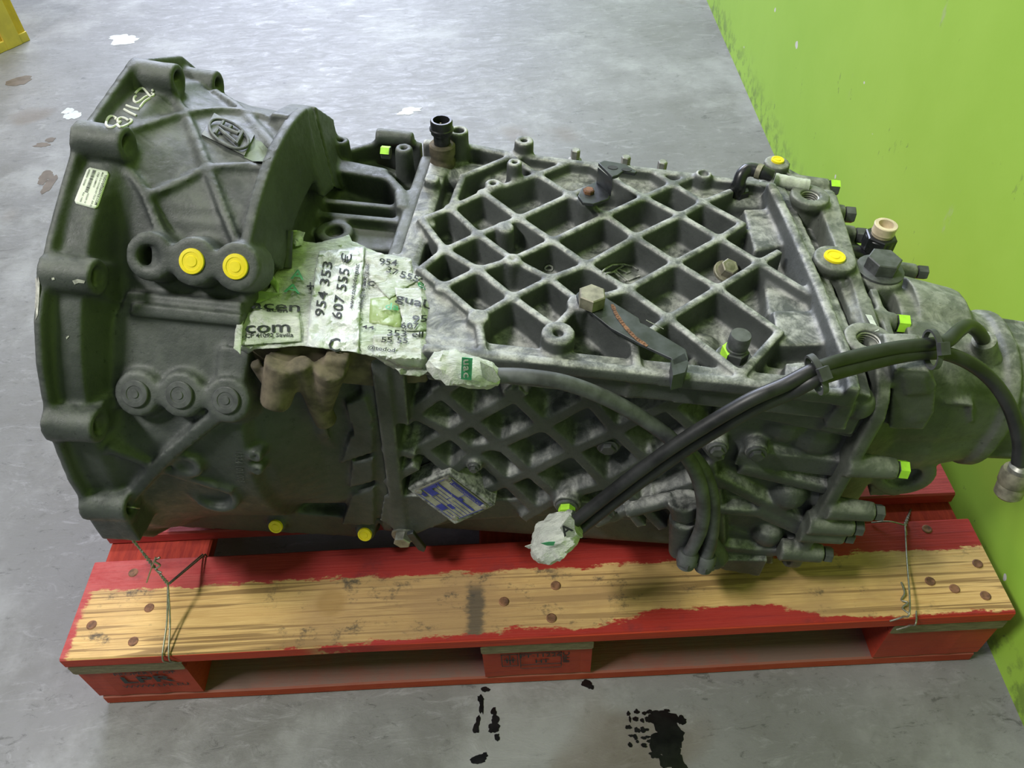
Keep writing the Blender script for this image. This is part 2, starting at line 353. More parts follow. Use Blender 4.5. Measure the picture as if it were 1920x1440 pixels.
kd = knot.outputs['Value']; wood = k.mix(k.ramp(k.math('ADD', kd, k.math('MULTIPLY', edge, .012)), .018, .032, .75, 0), wood, (.34,.20,.07))
red = k.mix(k.ramp(lon,.35,.65), (.42,.040,.045), (.36,.024,.016)); red = k.mix(k.math('MULTIPLY', k.ramp(gr,.5,.75), .6), red, (.16,.012,.02))
red = k.mix(k.math('MULTIPLY', k.ramp(X, .0, .30, .40, 0.0), k.ramp(edge,.3,.6)), red, (.55,.16,.15))
red = k.mix(k.math('MULTIPLY', k.ramp(k.noise(9,6,.7),.55,.7), .5), red, (.10,.02,.03))
jit = k.math('MULTIPLY', k.math('SUBTRACT', edge, .5), .040)
wob = k.math('MULTIPLY', k.math('SUBTRACT', k.noise(5,3,.5,stretch=(1,.2,.2)), .5), .020)
yj = k.math('ADD', Y, jit)
mask_b = k.ramp(yj, .0935, .0975); fr = k.math('ADD', .0065, k.math('ADD', k.ramp(X,.30,.50,-.006,.008), k.ramp(X,.64,.80,-.004,.014)))
fr = k.math('ADD', fr, k.ramp(X,.86,1.02,0,-.024)); fr = k.math('ADD', fr, wob)
mask_f = k.math('SUBTRACT', 1.0, k.ramp(k.math('SUBTRACT', yj, fr), -.002, .002)); mask_l = k.math('SUBTRACT', 1.0, k.ramp(k.math('ADD', X, jit), .006, .012))
side = k.math('SUBTRACT', 1.0, k.ramp(Y, .0002, .0006))
mask = k.math('MAXIMUM', k.math('MAXIMUM', mask_b, mask_f), k.math('MAXIMUM', mask_l, side))
red = k.mix(side, red, k.mix(k.ramp(gr,.4,.75), (.50,.048,.020), (.30,.03,.018)))
c = k.mix(mask, wood, red); k.bump(k.math('ADD', gr, k.math('MULTIPLY', gl, .6)), .55, .0022); M['front'] = k.done(c, .6, 0, .35)
pal = empty('pallet', (0,0,0), 'red painted wooden pallet with a worn front board under the gearbox', 'pallet')
def board(name, lo, hi, mat, ch=.0025, bow=None):
    """plank with sawn, slightly rounded edges; cut across its length so that it may bow a little"""
    mb = MB(); n = 10; (a,b,c),(d,e,f) = lo, hi; loops = []
    along_x = (d-a) > (e-b); rr = random.Random(int(a*1e4+b*1e5+c*1e6))
    for i in range(n+1):
        q = i/n; dz = rr.uniform(-.0006,.0006); dy = rr.uniform(-.0008,.0008)
        if along_x:
            x = a+(d-a)*q; loops.append([(x,b+dy+ch,c),(x,e+dy-ch,c),(x,e+dy,c+ch),(x,e+dy,f-ch+dz),(x,e+dy-ch,f+dz),(x,b+dy+ch,f+dz),(x,b+dy,f-ch+dz),(x,b+dy,c+ch)])
        else:
            y = b+(e-b)*q; loops.append([(a+ch,y,c),(d-ch,y,c),(d,y,c+ch),(d,y,f-ch+dz),(d-ch,y,f+dz),(a+ch,y,f+dz),(a,y,f-ch+dz),(a,y,c+ch)])
    return mb.loft(loops).build(name, mat, pal, smooth=0)
YB = [(0,.142),(.182,.282),(.325,.470),(.512,.612),(.655,.797)]
decks = [board('deck_board', (0,a,.122), (1.2,b,.1435), M['front'] if i == 0 else M['deck']) for i,(a,b) in enumerate(YB)]
tag(decks[0], 'front board with red paint worn down to bare pine')
for xa in (0,.5275,1.055): board('stringer_board', (xa,.001,.1), (xa+.145,.797,.1215), M['stringer'])
for ya, yb in ((.004,.1),(.326,.470),(.700,.796)):
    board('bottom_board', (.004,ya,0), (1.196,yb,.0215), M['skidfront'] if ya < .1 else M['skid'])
    for xa in (0,.5275,1.055):
        board('block', (xa+.001,ya,.022), (xa+.144,yb,.0995), M['red'])
# nails in the front board and the second one
nm = None
for (u, v, i) in [(250,1074,0),(280,1140,0),(172,1172,0),(250,1203,0),(1042,1098,0),(945,1128,0),(1034,1159,0),(1738,992,0),(1833,1057,0),(1744,1090,0),(1790,1104,0),(1848,1117,0)]:
    p = W(u, v, .1435)
    nl = MB().lathe((p[0],p[1],.1438), (0,0,1), [(.0066,-.003),(.0066,.0002),(.0052,.0009),(.0022,.0004)], 14).build('nail', M['rust'], decks[0])
tm = MB()
text(tm, 'PROPERTY OF', (.087,.0030,.090), (1,0,0), (0,0,1), .011, .080, .01, .0003); text(tm, 'LPR', (.083,.0030,.071), (1,0,0), (0,0,1), .026, .068, .02, .0003)
text(tm, 'WWW.LPR.EU', (.089,.0030,.052), (1,0,0), (0,0,1), .011, .088, .01, .0003); tm.build('stencil_print', M['ink'], pal, smooth=0)
tm = MB(); y = .0033
text(tm, 'PT-11226', (.6045,y,.083), (1,0,0), (0,0,1), .014, .054, .01, .0003); text(tm, 'HT', (.606,y,.066), (1,0,0), (0,0,1), .014, .018, .02, .0003)
text(tm, 'IPPC', (.6385,y,.074), (0,0,1), (-1,0,0), .012, .030, .01, .0003)
for (a,b,c_,d_) in [(.577,.0575,.632,.0585),(.577,.091,.632,.092),(.577,.05,.578,.092),(.631,.05,.632,.092),(.5525,.056,.5535,.091),(.5735,.056,.5745,.091),(.5525,.056,.5745,.057),(.5525,.090,.5745,.091),(.563,.060,.5645,.088),(.556,.073,.571,.0745),(.559,.066,.5605,.081),(.567,.066,.5685,.081),(.577,.0465,.632,.0473)]:
    tm.box((a,y-.0006,b),(c_,y-.0002,d_))
tm.build('stencil_print', M['ink'], pal, smooth=0)

# ------------------------------------------------------------------ yellow crate in the corner
M['crate'] = plain('yellow_plastic', (.66,.44,.03), .45, 0, .12, 20); M['crate2'] = plain('yellow_plastic_pale', (.62,.47,.08), .5, 0, .1, 20)
cr = empty('plastic_crate', (-.97,2.27,0), 'yellow slotted plastic crate standing at the top left corner', 'crate')
ang = math.atan2(-.84,-.54); cr.rotation_euler = (0,0,ang)    # local x runs along the visible face, local y points away from the viewer's side
L_, D_, HT = .60, .40, .34
def crbox(name, lo, hi, m='crate'): return MB().box(lo, hi).build(name, M[m], cr, bevel=.002)
crbox('bottom_panel', (0,-D_,0), (L_,0,.02), 'crate2')
for nm_, y0, y1 in (('front', -.012, 0), ('back', -D_, -D_+.012)):
    crbox('bottom_rail', (0,y0-.006,0), (L_,y1+.006,.03), 'crate2'); crbox('top_rail', (0,y0-.008,HT-.035), (L_,y1+.008,HT)); crbox('mid_rail', (0,y0,.16), (L_,y1+.003,.18))
    for i in range(26): crbox('slat', (.085+i*.0168,y0+.003,.03), (.085+i*.0168+.0075,y1-.002,.16))
    for i in range(13): crbox('slat', (.088+i*.0336,y0+.003,.18), (.088+i*.0336+.020,y1-.002,HT-.035))
    crbox('corner_post', (.03,y0-.01,.0), (.085,y1+.008,HT-.03), 'crate2'); crbox('corner_post', (L_-.085,y0-.01,.0), (L_-.03,y1+.008,HT-.03), 'crate2')
for xx in (0, L_-.03): crbox('end_panel', (xx,-D_,0), (xx+.03,0,HT-.002))

# ================================================================== GEARBOX
gb = bpy.data.objects.new('truck_gearbox', None); COL.objects.link(gb); gb.matrix_world = Matrix(GM4.tolist()); gb.empty_display_size = .1
tag(gb, 'large dark cast iron truck gearbox with ribbed case lying on the red pallet', 'gearbox')
def hb(s): return -.262+.07*s            # lowest height that stays clear of the pallet deck
def pol(r, deg, s=0.0): a = math.radians(deg); return np.array([s, -r*math.cos(a), r*math.sin(a)])   # 0 deg: towards the viewer, 90: up
# ---------------------------------------------------------------- bell housing
bell = MB()
FL = [(.062,.304),(-.008,.296),(-.072,.289),(-.122,.264),(-.171,.237),(-.212,.206),(-.232,.189),(-.255,.155),(-.270,.122),(-.288,.066),(-.295,.021),(-.294,-.040),(-.297,-.068),(-.285,-.085),
      (-.265,-.13),(-.235,-.18),(-.19,-.22),(-.13,-.25),(-.05,-.260),(.05,-.260),(.13,-.25),(.20,-.215),(.245,-.17),(.278,-.1),(.296,-.02),(.290,.06),(.27,.13),(.235,.19),(.165,.262)]
def ringslab(out, inn, s0, s1): # flat ring between two outlines with the same count
    mk = lambda pts, s: [np.array([s, *p]) for p in pts]
    bell.loft([mk(out,s0), mk(out,s1), mk(inn,s1), mk(inn,s0), mk(out,s0)], cap=False)
ringslab(FL, [(t*.82,h*.82) for t,h in FL], .020, .030)
def sect(s, r, top=9, bot=None, tm=9, n=96, pad=9):
    bot = hb(s)+.002 if bot is None else bot; out = []
    for i in range(n):
        p = pol(r, 360*i/n, s); p[1] = max(-tm, min(tm, p[1])); p[2] = max(bot, min(top, p[2]))
        ex = PN@p-pad
        if ex > 0: p = p-PN*ex
        out.append(p)
    return out
bell.loft([sect(.022,.262), sect(.0305,.282), sect(.034,.283), sect(.057,.280), sect(.066,.273,pad=.236), sect(.076,.268,pad=.231), sect(.11,.259,pad=.230), sect(.198,.250,pad=.230),
           sect(.206,.236,top=.150,pad=.226), sect(.215,.233,top=.122,pad=.226), sect(.26,.228,top=.114,bot=-.225,tm=.198), sect(.318,.222,top=.114,bot=-.205,tm=.176)])
# joint flange towards the main case
def rrect(t0, t1, h0, h1, r, s, n=6):
    out = []
    for (ct, ch, a0) in ((t1-r,h1-r,0),(t0+r,h1-r,90),(t0+r,h0+r,180),(t1-r,h0+r,270)):
        for i in range(n+1):
            a = math.radians(a0+90*i/n); out.append(np.array([s, ct+r*math.cos(a), ch+r*math.sin(a)]))
    return out
bell.loft([rrect(-.190,.196,-.200,.148,.03,.312), rrect(-.190,.196,-.200,.148,.03,.3295)])
# bolt bosses round the flange
HOLES = [(412,162),(337,152),(243,272),(187,520),(190,798),(250,948)]
hp = [Ps(u,v,.072) for u,v in HOLES]
for q in (-60,-95,-125,170,200):
    hp.append(np.array([.072, -.27*math.cos(math.radians(q)), max(-.235, .262*math.sin(math.radians(q)))]))
for p in hp:
    d = nrm([0,p[1],p[2]]); b = np.array([.022,p[1],p[2]])
    bell.lathe(b, S_, [(.021,0),(.0195,.015),(.0180,.035),(.0180,.0485),(.0168,.050),(.0105,.050),(.0105,.030)], 24)
    e = np.cross(S_, d)
    q0 = b-d*.048; bell.loft([[q0-e*.026, q0+e*.026, b+e*.017, b-e*.017], [q0-e*.020+S_*.046, q0+e*.020+S_*.046, b+e*.015+S_*.046, b-e*.015+S_*.046]])
bell.loft([[(.021,-.297,-.088),(.070,-.300,-.080),(.070,-.25,-.085),(.021,-.25,-.09)],[(.021,-.299,-.045),(.070,-.302,-.035),(.070,-.25,-.035),(.021,-.25,-.045)]])
# ribs on the dome
def rdome(s): return np.interp(s, [.0335,.05,.06,.076,.11,.198,.22,.32], [.283,.280,.273,.268,.259,.250,.245,.21])
def Pd(u, v, lift=.0):
    r = .26
    for _ in range(6): r = rdome(Pc(u,v,r)[0])+lift
    return Pc(u, v, r)
def surf_rib(pix, lift=.006, w=.0085, depth=.03, n=6):
    pts = spline([Pd(u,v,lift) if lift < .1 else Pc(u,v,lift) for u,v in pix], n)
    for a, b in zip(pts, pts[1:]):
        na = nrm([0,a[1],a[2]]); nb = nrm([0,b[1],b[2]]); d = nrm(b-a); x = nrm(np.cross((na+nb)/2, d))
        a2 = a-d*.002; b2 = b+d*.002
        bell.loft([[a2-x*w/2, a2+x*w/2, a2+x*w*.9-na*depth, a2-x*w*.9-na*depth], [b2-x*w/2, b2+x*w/2, b2+x*w*.9-nb*depth, b2-x*w*.9-nb*depth]])
surf_rib([(302,150),(343,203),(387,310),(416,389),(448,468)], .006)
surf_rib([(403,166),(454,201),(518,278)], .006)
surf_rib([(218,292),(265,353),(296,427),(323,459)], .005)
surf_rib([(217,247),(282,226),(343,208),(419,200),(495,212),(550,243)], .006)
surf_rib([(268,364),(330,340),(387,312),(448,307),(504,311)], .006)
surf_rib([(240,940),(300,872),(352,826),(402,786)], .012, .013, .05)
surf_rib([(200,845),(245,862),(295,882),(350,900),(430,925)], .007, .010, .03)
# the tall half disc behind the dome
arc = [pol(.268,a,0) for a in range(59,108,4)]; inn = [pol(.19,a,0) for a in range(59,108,4)]
bell.loft([[a+S_*.196, a+S_*.2075, b+S_*.216, b+S_*.196] for a, b in zip(arc, inn)])
for a0, a1, s1 in ((101,116,.226),(120,138,.222)):                 # lug at the back of the half disc
    bell.loft([[pol(.2,a0,.165), pol(.266,a0,.172), pol(.266,a1,.172), pol(.2,a1,.165)], [pol(.17,a0,s1), pol(.264,a0,s1-.026), pol(.264,a1,s1-.026), pol(.17,a1,s1)]])
# side mounting face with two rows of bosses
def padpoly(pix, d): return [Pp(u,v,d) for u,v in pix]
bell.prism(padpoly([(236,545),(452,566),(452,640),(450,765),(205,765),(205,640)], .241), -PN*.06)
bell.prism(padpoly([(245,566),(452,590),(452,612),(243,592)], .248), -PN*.03)
ub = [(278,480),(360,490),(442,500)]; lb = [(255,738),(338,740),(425,750)]
UB = [Pp(u,v,.262) for u,v in ub]; LB = [Pp(u,v,.2515) for u,v in lb]
for i, p in enumerate(UB):
    bell.lathe(p-PN*.038, PN, [(.0262,0),(.0250,.020),(.0240,.036),(.0228,.038)] + ([(.0115,.038),(.0115,.012)] if i == 0 else []), 28)
    if i: bell.rib(UB[i-1]-PN*.004, p-PN*.004, PN, .022, .028, .034, 0)
for i, p in enumerate(LB):
    bell.lathe(p-PN*.05, PN, [(.030,0),(.0255,.034),(.0235,.048),(.022,.050)], 28)
    if i: bell.rib(LB[i-1]-PN*.002, p-PN*.002, PN, .022, .030, .04, 0)
q = [Pp(u,v,.248) for u,v in ((425,750),(437,660))]; bell.rib(q[0]-PN*.002, q[1]-PN*.003, PN, .030, .036, .04, .004)
# neck on top between half disc and joint: raised block, two bars, cavity walls
TOPN = .118
bell.prism([Ph(u,v,.150) for u,v in ((606,292),(722,316),(731,338),(604,316))], (0,0,-.06))
bell.loft([[Ph(u,v,.150) for u,v in ((604,314),(731,336),(726,316),(606,292))], [Ph(u,v,.105) for u,v in ((590,372),(742,388),(742,330),(590,300))]])
for pix, w in (([(582,372),(742,388)], .010), ([(588,398),(748,413)], .011)): bell.ribs([Ph(u,v,.138) for u,v in pix], H_, w, w*2, .045)
bell.prism([Ph(u,v,.127) for u,v in ((598,408),(742,420),(738,470),(600,470))], (0,0,-.05))
bell.ribs([Ph(u,v,.15) for u,v in ((728,330),(748,352),(752,382))], H_, .012, .018, .04)
bell.ribs([Ph(u,v,.142) for u,v in ((655,280),(728,258),(785,268))], H_, .010, .014, .06)
bell.ribs([Ph(u,v,.132) for u,v in ((590,275),(640,305),(728,322))], H_, .008, .014, .04)
p = Ph(627,432,.138); bell.lathe(p-H_*.06, H_, [(.030,0),(.0235,.02),(.0225,.058),(.021,.060),(.0105,.060),(.0105,.040)], 26)
for (u,v,r,h) in ((638,262,.0115,.163),(757,276,.0115,.163)):
    p = Ph(u,v,h); bell.lathe(p-H_*.06, H_, [(r*1.35,0),(r*1.1,.03),(r,.0585),(r-.0012,.060),(.0042,.060),(.0042,.048)], 22)
bell.lathe(Ph(775,262,.146)-S_*.05, S_, [(.012,0),(.010,.05)], 16)
# lower front skirt: sump rail and wedges up to the joint
bell.loft([[Pt(u,v,-.185) for u,v in ((262,955),(262,985),(700,1009),(712,975),(560,962))], [Pt(u,v,-.185)+T_*.05 for u,v in ((262,955),(262,985),(700,1009),(712,975),(560,962))]])
for (u,v) in ((517,985),(684,1000)):
    p = Pt(u,v,-.193); bell.lathe(p-nrm([0,-1,.5])*.032, nrm([0,-1,.5]), [(.015,0),(.0130,.030),(.0118,.032)], 20)
for pix in ([(655,820),(700,800),(700,850),(640,870)], [(660,870),(700,860),(700,905),(655,915)], [(660,930),(702,915),(702,985),(640,985)], [(590,790),(605,880),(618,790)], [(645,760),(685,745),(700,790),(668,830)]):
    bell.prism([Pt(u,v,-.196) for u,v in pix], T_*.05)
bell.loft([[Pt(u,v,-.206) for u,v in ((552,690),(572,690),(612,800),(602,800))], [Pt(u,v,-.18) for u,v in ((530,680),(590,682),(640,880),(590,880))]])
# casting plug bosses low on the bell
for (u,v,r,rt) in ((350,876,.0165,.262),(478,858,.0075,.232),(482,884,.0065,.230)):
    p = Pd(u,v,.007 if r > .01 else .003); n_ = nrm([0,p[1],p[2]+.02]); bell.lathe(p-n_*.04, n_, [(r*1.5,0),(r*1.1,.03),(r,.0395),(r-.001,.041),(r*.6,.041),(r*.6,.037)], 22)
p = Pd(398,937,.008); n_ = nrm([0,-1,.1]); bell.lathe(p-n_*.06, n_, [(.036,0),(.029,.05),(.028,.056),(.020,.056),(.019,.030)], 26)
bell_o = bell.cast('bell_housing', M['bell'], gb, .0028, 5)
# ---------------------------------------------------------------- main case
case = MB(); HT_ = .160; FLO = .126; TF = -.180
case.loft([rrect(-.157,.150,hb(s)+.004,FLO,.03,s) for s in (.328,.50,.66,.835)])
case.loft([rrect(-.194,.196,-.200,.152,.03,.3275), rrect(-.194,.196,-.200,.152,.03,.346)])
case.loft([rrect(-.186,.190,.100,.150,.004,.34), rrect(-.190,.186,.100,.150,.004,.352)])
# rails of the top face
fr0, fr1 = Ph(800,650,HT_), Ph(1590,735,HT_)
case.rib(fr0, fr1, H_, .011, .012, .015, .004); case.rib(fr0-H_*.006+T_*.012, fr1-H_*.006+T_*.012, H_, .018, .026, .035, .004)
bk = [Ph(u,v,HT_) for u,v in ((800,264),(862,268),(958,287),(1063,301),(1225,318),(1320,330),(1440,345))]
case.ribs(bk, H_, .012, .018, .07)
case.loft([rrect(.128,.176,.02,FLO+.02,.01,s) for s in (.33,.83)])
# lattice of ribs: nodes picked along the rib tops
ND = dict(a1=(958,291),a2=(1063,304),b0=(868,328),b1=(1008,325),c0=(907,359),c1=(1069,363),d0=(845,388),d1=(973,407),d2=(1136,401),e0=(790,409),e1=(897,437),e2=(1036,449),e3=(1208,368),e4=(1262,343),
  f0=(834,466),f1=(961,484),f2=(1100,494),f3=(1192,442),f4=(1276,402),g0=(897,503),g1=(1031,520),g2=(1178,540),g3=(1267,490),h0=(830,535),h1=(961,555),h2=(1087,564),h3=(1254,594),i0=(897,592),i1=(1041,612),
  j0=(1319,377),j1=(1370,356),k0=(1350,445),k1=(1393,417),k2=(1347,538),l0=(1425,490),l1=(1516,546),l2=(1460,470),m0=(1463,620),n0=(1390,700),
  t1=(1115,310),t2=(1225,319),t3=(1300,328),x1=(1155,330),p0=(788,502),p1=(905,652),p2=(1190,640),p3=(1196,690),q0=(1045,655),p4=(840,648))
NP = {a: Ph(*b, HT_) for a, b in ND.items()}
LINES = ['a1 b1 c1 d2 f3 g3 k2 m0','c0 d1 e2 f2 g2 h3 n0','d0 e1 f1 g1 h2 p2 p3','e0 f0 g0 h1 i1 q0','p0 h0 i0 p1','t1 e3 f4 k0 l0 l1','t2 e4 j0 k1',
  'e0 d0 c0 b1 a2','f0 e1 d1 c1 x1 t1','h0 g0 f1 e2 d2 e3 e4 t3','i0 h1 g1 f2 f3 f4 j0 j1','i1 h2 g2 g3 k0 k1','p2 h3 k2 l0 l2','n0 m0','b0 a1','d0 b0','p0 f0']
for ln in LINES:
    pts = [NP[x] for x in ln.split()]; case.ribs(pts, H_, .0088, .0150, .042)
for nm_ in 'b1 c1 d1 d2 e1 e2 e3 f1 f2 f3 f4 g1 g2 g3 h1 h2 h3 k0 k2 l0 i1 c0 d0 g0 f0 i0 h0 j0 e4'.split():
    p = NP[nm_]; case.lathe(p-H_*.04, H_, [(.0125,0),(.0090,.038),(.0075,.040)], 14)
for (u,v) in ((1078,297),(1172,310),(1240,319)): p = Ph(u,v,.146); case.cyl(p-H_*.05, p, .012, .0095)
# solid corner by the wrapped opening
case.prism([Ph(u,v,.152) for u,v in ((735,470),(792,500),(834,535),(897,592),(905,655),(800,650),(730,560))], (0,0,-.05))
# sloping pocket bottoms
for (u,v,r,h) in ((870,375,.02,.132),(925,480,.016,.131),(1005,575,.02,.131),(940,590,.024,.130),(1140,590,.02,.132),(1300,590,.02,.131),(1320,640,.02,.132)):
    case.sphere(Ph(u,v,h)-H_*r*.75, r)
# bosses standing in the lattice
def boss(mb, u, v, h, r, hole=0.0, dn=.05, flare=1.35, dep=.012, ax=H_):
    p = Ph(u,v,h); prof = [(r*flare,0),(r*1.05,dn*.5),(r,dn-.0015),(r-.0012,dn)]
    if hole: prof += [(hole,dn),(hole,dn-dep)]
    mb.lathe(p-ax*dn, ax, prof, 22); return p
for a in ((965,303,.178,.0095,.0035,.05),(983,262,.176,.0125,.0042,.06),(860,243,.186,.0125,.0070,.07),(925,342,.163,.0105,.0045,.05),(810,333,.164,.0098,0,.05),(947,424,.162,.0108,0,.05),(961,484,.163,.0100,.0045,.05),
          (1047,622,.170,.0170,.0052,.06),(1103,372,.166,.0115,0,.06),(1087,566,.164,.0135,0,.05),(1320,324,.166,.0105,.0062,.05),(800,418,.155,.011,0,.04),(1378,668,.142,.016,0,.04)):
    boss(case, *a)
boss(case, 897, 592, .161, .012)
# plateaus and tall cross ridge at the right end of the top face
for pix, h in (([(1395,392),(1462,390),(1492,455),(1415,470)], .150), ([(1432,512),(1540,560),(1548,590),(1440,585)], .146), ([(1450,582),(1545,582),(1560,645),(1462,648)], .152), ([(1475,680),(1570,672),(1600,722),(1470,722)], .150), ([(1375,345),(1440,345),(1462,372),(1390,375)], .148), ([(1462,470),(1500,462),(1530,520),(1500,520)], .138)):
    A_ = [Ph(u,v,h) for u,v in pix]; c_ = sum(A_)/4; case.loft([A_, [c_+(p-c_)*1.18-H_*.03 for p in A_]])
case.ribs([Ph(u,v,.170) for u,v in ((1448,345),(1478,405),(1535,530),(1590,665),(1602,722))], H_, .012, .022, .06)
case.ribs([Ph(u,v,.150) for u,v in ((1448,345),(1478,405),(1535,530),(1590,665),(1602,722))], H_, .030, .034, .06)
case.prism([Ph(u,v,.130) for u,v in ((1395,345),(1500,345),(1620,720),(1460,715))], (0,0,-.06))
# front side: ribs in a diamond pattern
SD = [[(821,733),(885,789),(940,838),(993,888),(1048,935),(1080,965)],[(955,736),(1019,797),(1075,847),(1136,911),(1170,945)],[(760,770),(798,790),(844,815),(894,856),(949,905),(1000,955)],[(1101,745),(1156,812),(1215,868)],[(770,838),(800,850),(850,892),(905,935)],
      [(1250,760),(1295,800),(1345,860)],[(850,722),(792,762),(760,790)],[(975,738),(885,789),(844,815),(800,838),(770,850)],[(1107,752),(1016,800),(935,835),(897,843),(856,879)],[(1240,765),(1153,812),(1075,847),(993,888),(949,905),(908,923)],
      [(1225,855),(1136,911),(1048,935),(985,972)],[(1310,735),(1200,785),(1153,812)],[(1300,830),(1220,868),(1136,911)],[(1320,905),(1240,930),(1170,950)]]
for pix in SD: case.ribs([Pt(u,v,TF) for u,v in pix], -T_, .0135, .036, .030)
for (u,v) in ((885,789),(844,815),(1016,800),(993,888),(949,905),(1075,847),(1136,911),(1048,935),(935,838),(1153,812)):
    case.lathe(Pt(u,v,TF)+T_*.03, -T_, [(.018,0),(.0115,.028),(.010,.030)], 14)
boss_f = lambda u,v,t,r,ln=.04,hole=0,dep=.008: case.lathe(Pt(u,v,t)+T_*ln, -T_, [(r*1.4,0),(r*1.05,ln*.5),(r,ln-.0012),(r-.001,ln)]+([(hole,ln),(hole,ln-dep)] if hole else []), 20)
boss_f(889,876,-.186,.010,hole=.005); boss_f(1063,948,-.19,.017); boss_f(1140,838,-.176,.014)
# big plain part of the front side with webs and bumps towards the rear flange
case.loft([[Pt(u,v,-.168) for u,v in ((1345,745),(1600,748),(1655,770),(1500,1030),(1350,1010),(1310,900))], [Pt(u,v,-.168)+T_*.05 for u,v in ((1345,745),(1600,748),(1655,770),(1500,1030),(1350,1010),(1310,900))]])
case.prism([Pt(u,v,-.188) for u,v in ((1500,725),(1600,745),(1590,762),(1480,752))], T_*.03)
for pix, t, w in (([(1395,885),(1480,905),(1565,925)],-.182,.014),([(1340,900),(1400,930),(1500,985)],-.184,.014),([(1345,960),(1420,965),(1500,1000)],-.186,.012),([(1440,770),(1590,800)],-.180,.030),([(1400,860),(1570,880)],-.178,.026),([(1350,1030),(1440,1040),(1490,1035)],-.184,.014),([(1330,880),(1345,960),(1350,1050)],-.182,.016)):
    case.ribs([Pt(u,v,t) for u,v in pix], -T_, w, w*2, .034)
for (u,v,t,r) in ((1612,768,-.186,.0175),(1480,935,-.178,.024),(1440,1010,-.178,.02),(1530,820,-.165,.035),(1470,800,-.165,.03),(1540,935,-.17,.02)): case.sphere(Pt(u,v,t)+T_*r*.55, r)
for (u,v,t,r) in ((1345,842,-.186,.0125),(1419,850,-.186,.0125)): boss_f(u,v,t,r)
# sump edge of the case
case.loft([[Pt(u,v,-.172) for u,v in ((715,985),(770,1000),(860,978),(1080,965),(1250,985),(1340,1045),(1450,1060),(1450,1020),(1250,950),(1050,940),(720,930))], [Pt(u,v,-.172)+T_*.06 for u,v in ((715,985),(770,1000),(860,978),(1080,965),(1250,985),(1340,1045),(1450,1060),(1450,1020),(1250,950),(1050,940),(720,930))]])
case.loft([[Pt(u,v,-.192) for u,v in ((712,975),(765,1008),(840,978),(840,930),(720,930))], [Pt(u,v,-.192)+T_*.05 for u,v in ((712,975),(765,1008),(840,978),(840,930),(720,930))]])
for pix in ([(1180,930),(1240,990)],[(1120,985),(1180,960),(1200,985)],[(1225,940),(1150,975)]): case.ribs([Pt(u,v,-.188) for u,v in pix], -T_, .012, .02, .03)
for pix in ([(720,700),(735,780)],[(745,690),(755,790)],[(722,840),(770,855)],[(725,905),(775,880)]): case.ribs([Pt(u,v,-.190) for u,v in pix], -T_, .012, .022, .04)
case_o = case.cast('main_case', M['case'], gb, .0024, 4)
# ---------------------------------------------------------------- rear case and output housing
rear = MB()
rear.loft([rrect(-.192,.192,hb(.84)+.012,.158,.045,.826), rrect(-.192,.192,hb(.84)+.012,.158,.045,.840)])
rear.loft([rrect(-.172,.176,hb(.86)+.012,.128,.05,.838), rrect(-.150,.15,-.14,.112,.06,.885), rrect(-.12,.12,-.09,.10,.06,.905)])
RB = [(1520,364,.0240,.0110),(1567,483,.0240,0),(1631,634,.0255,.0120)]
for (u,v,r,hole) in RB:
    p = Ph(u,v,.168); prof = [(r*.72,0),(r*.74,.040),(r,.050),(r,.0565),(r-.001,.058)] + ([(hole+.001,.058),(hole,.057),(hole,.030)] if hole else []); rear.lathe(p-H_*.058, H_, prof, 28)
rear.lathe(Ph(1458,303,.166)-H_*.05, H_, [(.012,0),(.0165,.035),(.0165,.049),(.0155,.050)], 24)
rear.ribs([Ph(u,v,.150) for u,v in ((1470,318),(1500,333),(1560,345))], H_, .016, .024, .05)
# webs between the bosses behind the ridge
for pix, h, w in (([(1538,375),(1560,430),(1580,480)],.158,.008),([(1598,500),(1625,560),(1650,640)],.158,.010),([(1580,520),(1600,570),(1618,610)],.152,.012),([(1640,545),(1662,600),(1680,660)],.150,.009),([(1610,590),(1650,590)],.150,.01)):
    rear.ribs([Ph(u,v,h) for u,v in pix], H_, w, w*1.8, .045)
# bolt bosses that point to the wall
EB = [(1556,352,.146,.0110),(1586,402,.132,.0115),(1606,441,.124,.0110),(1682,606,.140,.0110),(1722,510,.085,.010)]
for (u,v,h,r) in EB:
    p = Ph(u,v,h); rear.cyl(p-S_*.055, p-S_*.003, r*1.25, r)
FB = [(1683,879,-.186),(1640,960,-.186),(1602,988,-.188),(1585,1003,-.186),(1545,1038,-.186),(1700,640,-.18)]
FBP = []
for (u,v,t) in FB[:5]:
    p = Pt(u,v,t); FBP.append(p); rear.cyl(p-S_*.055, p-S_*.002, .0145, .0115)
# towing ear with a hole
p = Pt(1690,880,-.125); rear.lathe(p+T_*.012, -T_, [(.036,0),(.036,.022),(.034,.024),(.020,.024),(.019,.010)], 26)
rear.prism([Pt(u,v,-.125) for u,v in ((1640,850),(1700,835),(1690,930),(1630,930))], T_*.03)
# boxed cover on the front corner
cv = [Pt(u,v,-.168) for u,v in ((1676,692),(1742,694),(1757,722),(1752,775),(1735,806),(1668,806))]
rear.loft([cv, [p+T_*.05 for p in cv]])
cin = sum(cv)/6
rear.loft([[cin+(p-cin)*1.06+T_*.018 for p in cv], [cin+(p-cin)*1.06+T_*.05 for p in cv]])
rear.prism([Pt(u,v,-.171) for u,v in ((1690,705),(1735,707),(1742,740),(1700,742))], T_*.02)
rear.sphere(Pt(1712,765,-.152), .018)
# round housing behind and hex plug pad
c0 = Ph(1672,572,.100); rear.lathe(c0-H_*.10, H_, [(.060,0),(.054,.07),(.048,.098),(.036,.106)], 30)
rear.lathe(Ph(1650,512,.150)-H_*.06, H_, [(.034,0),(.028,.045),(.0265,.058),(.024,.060)], 26)
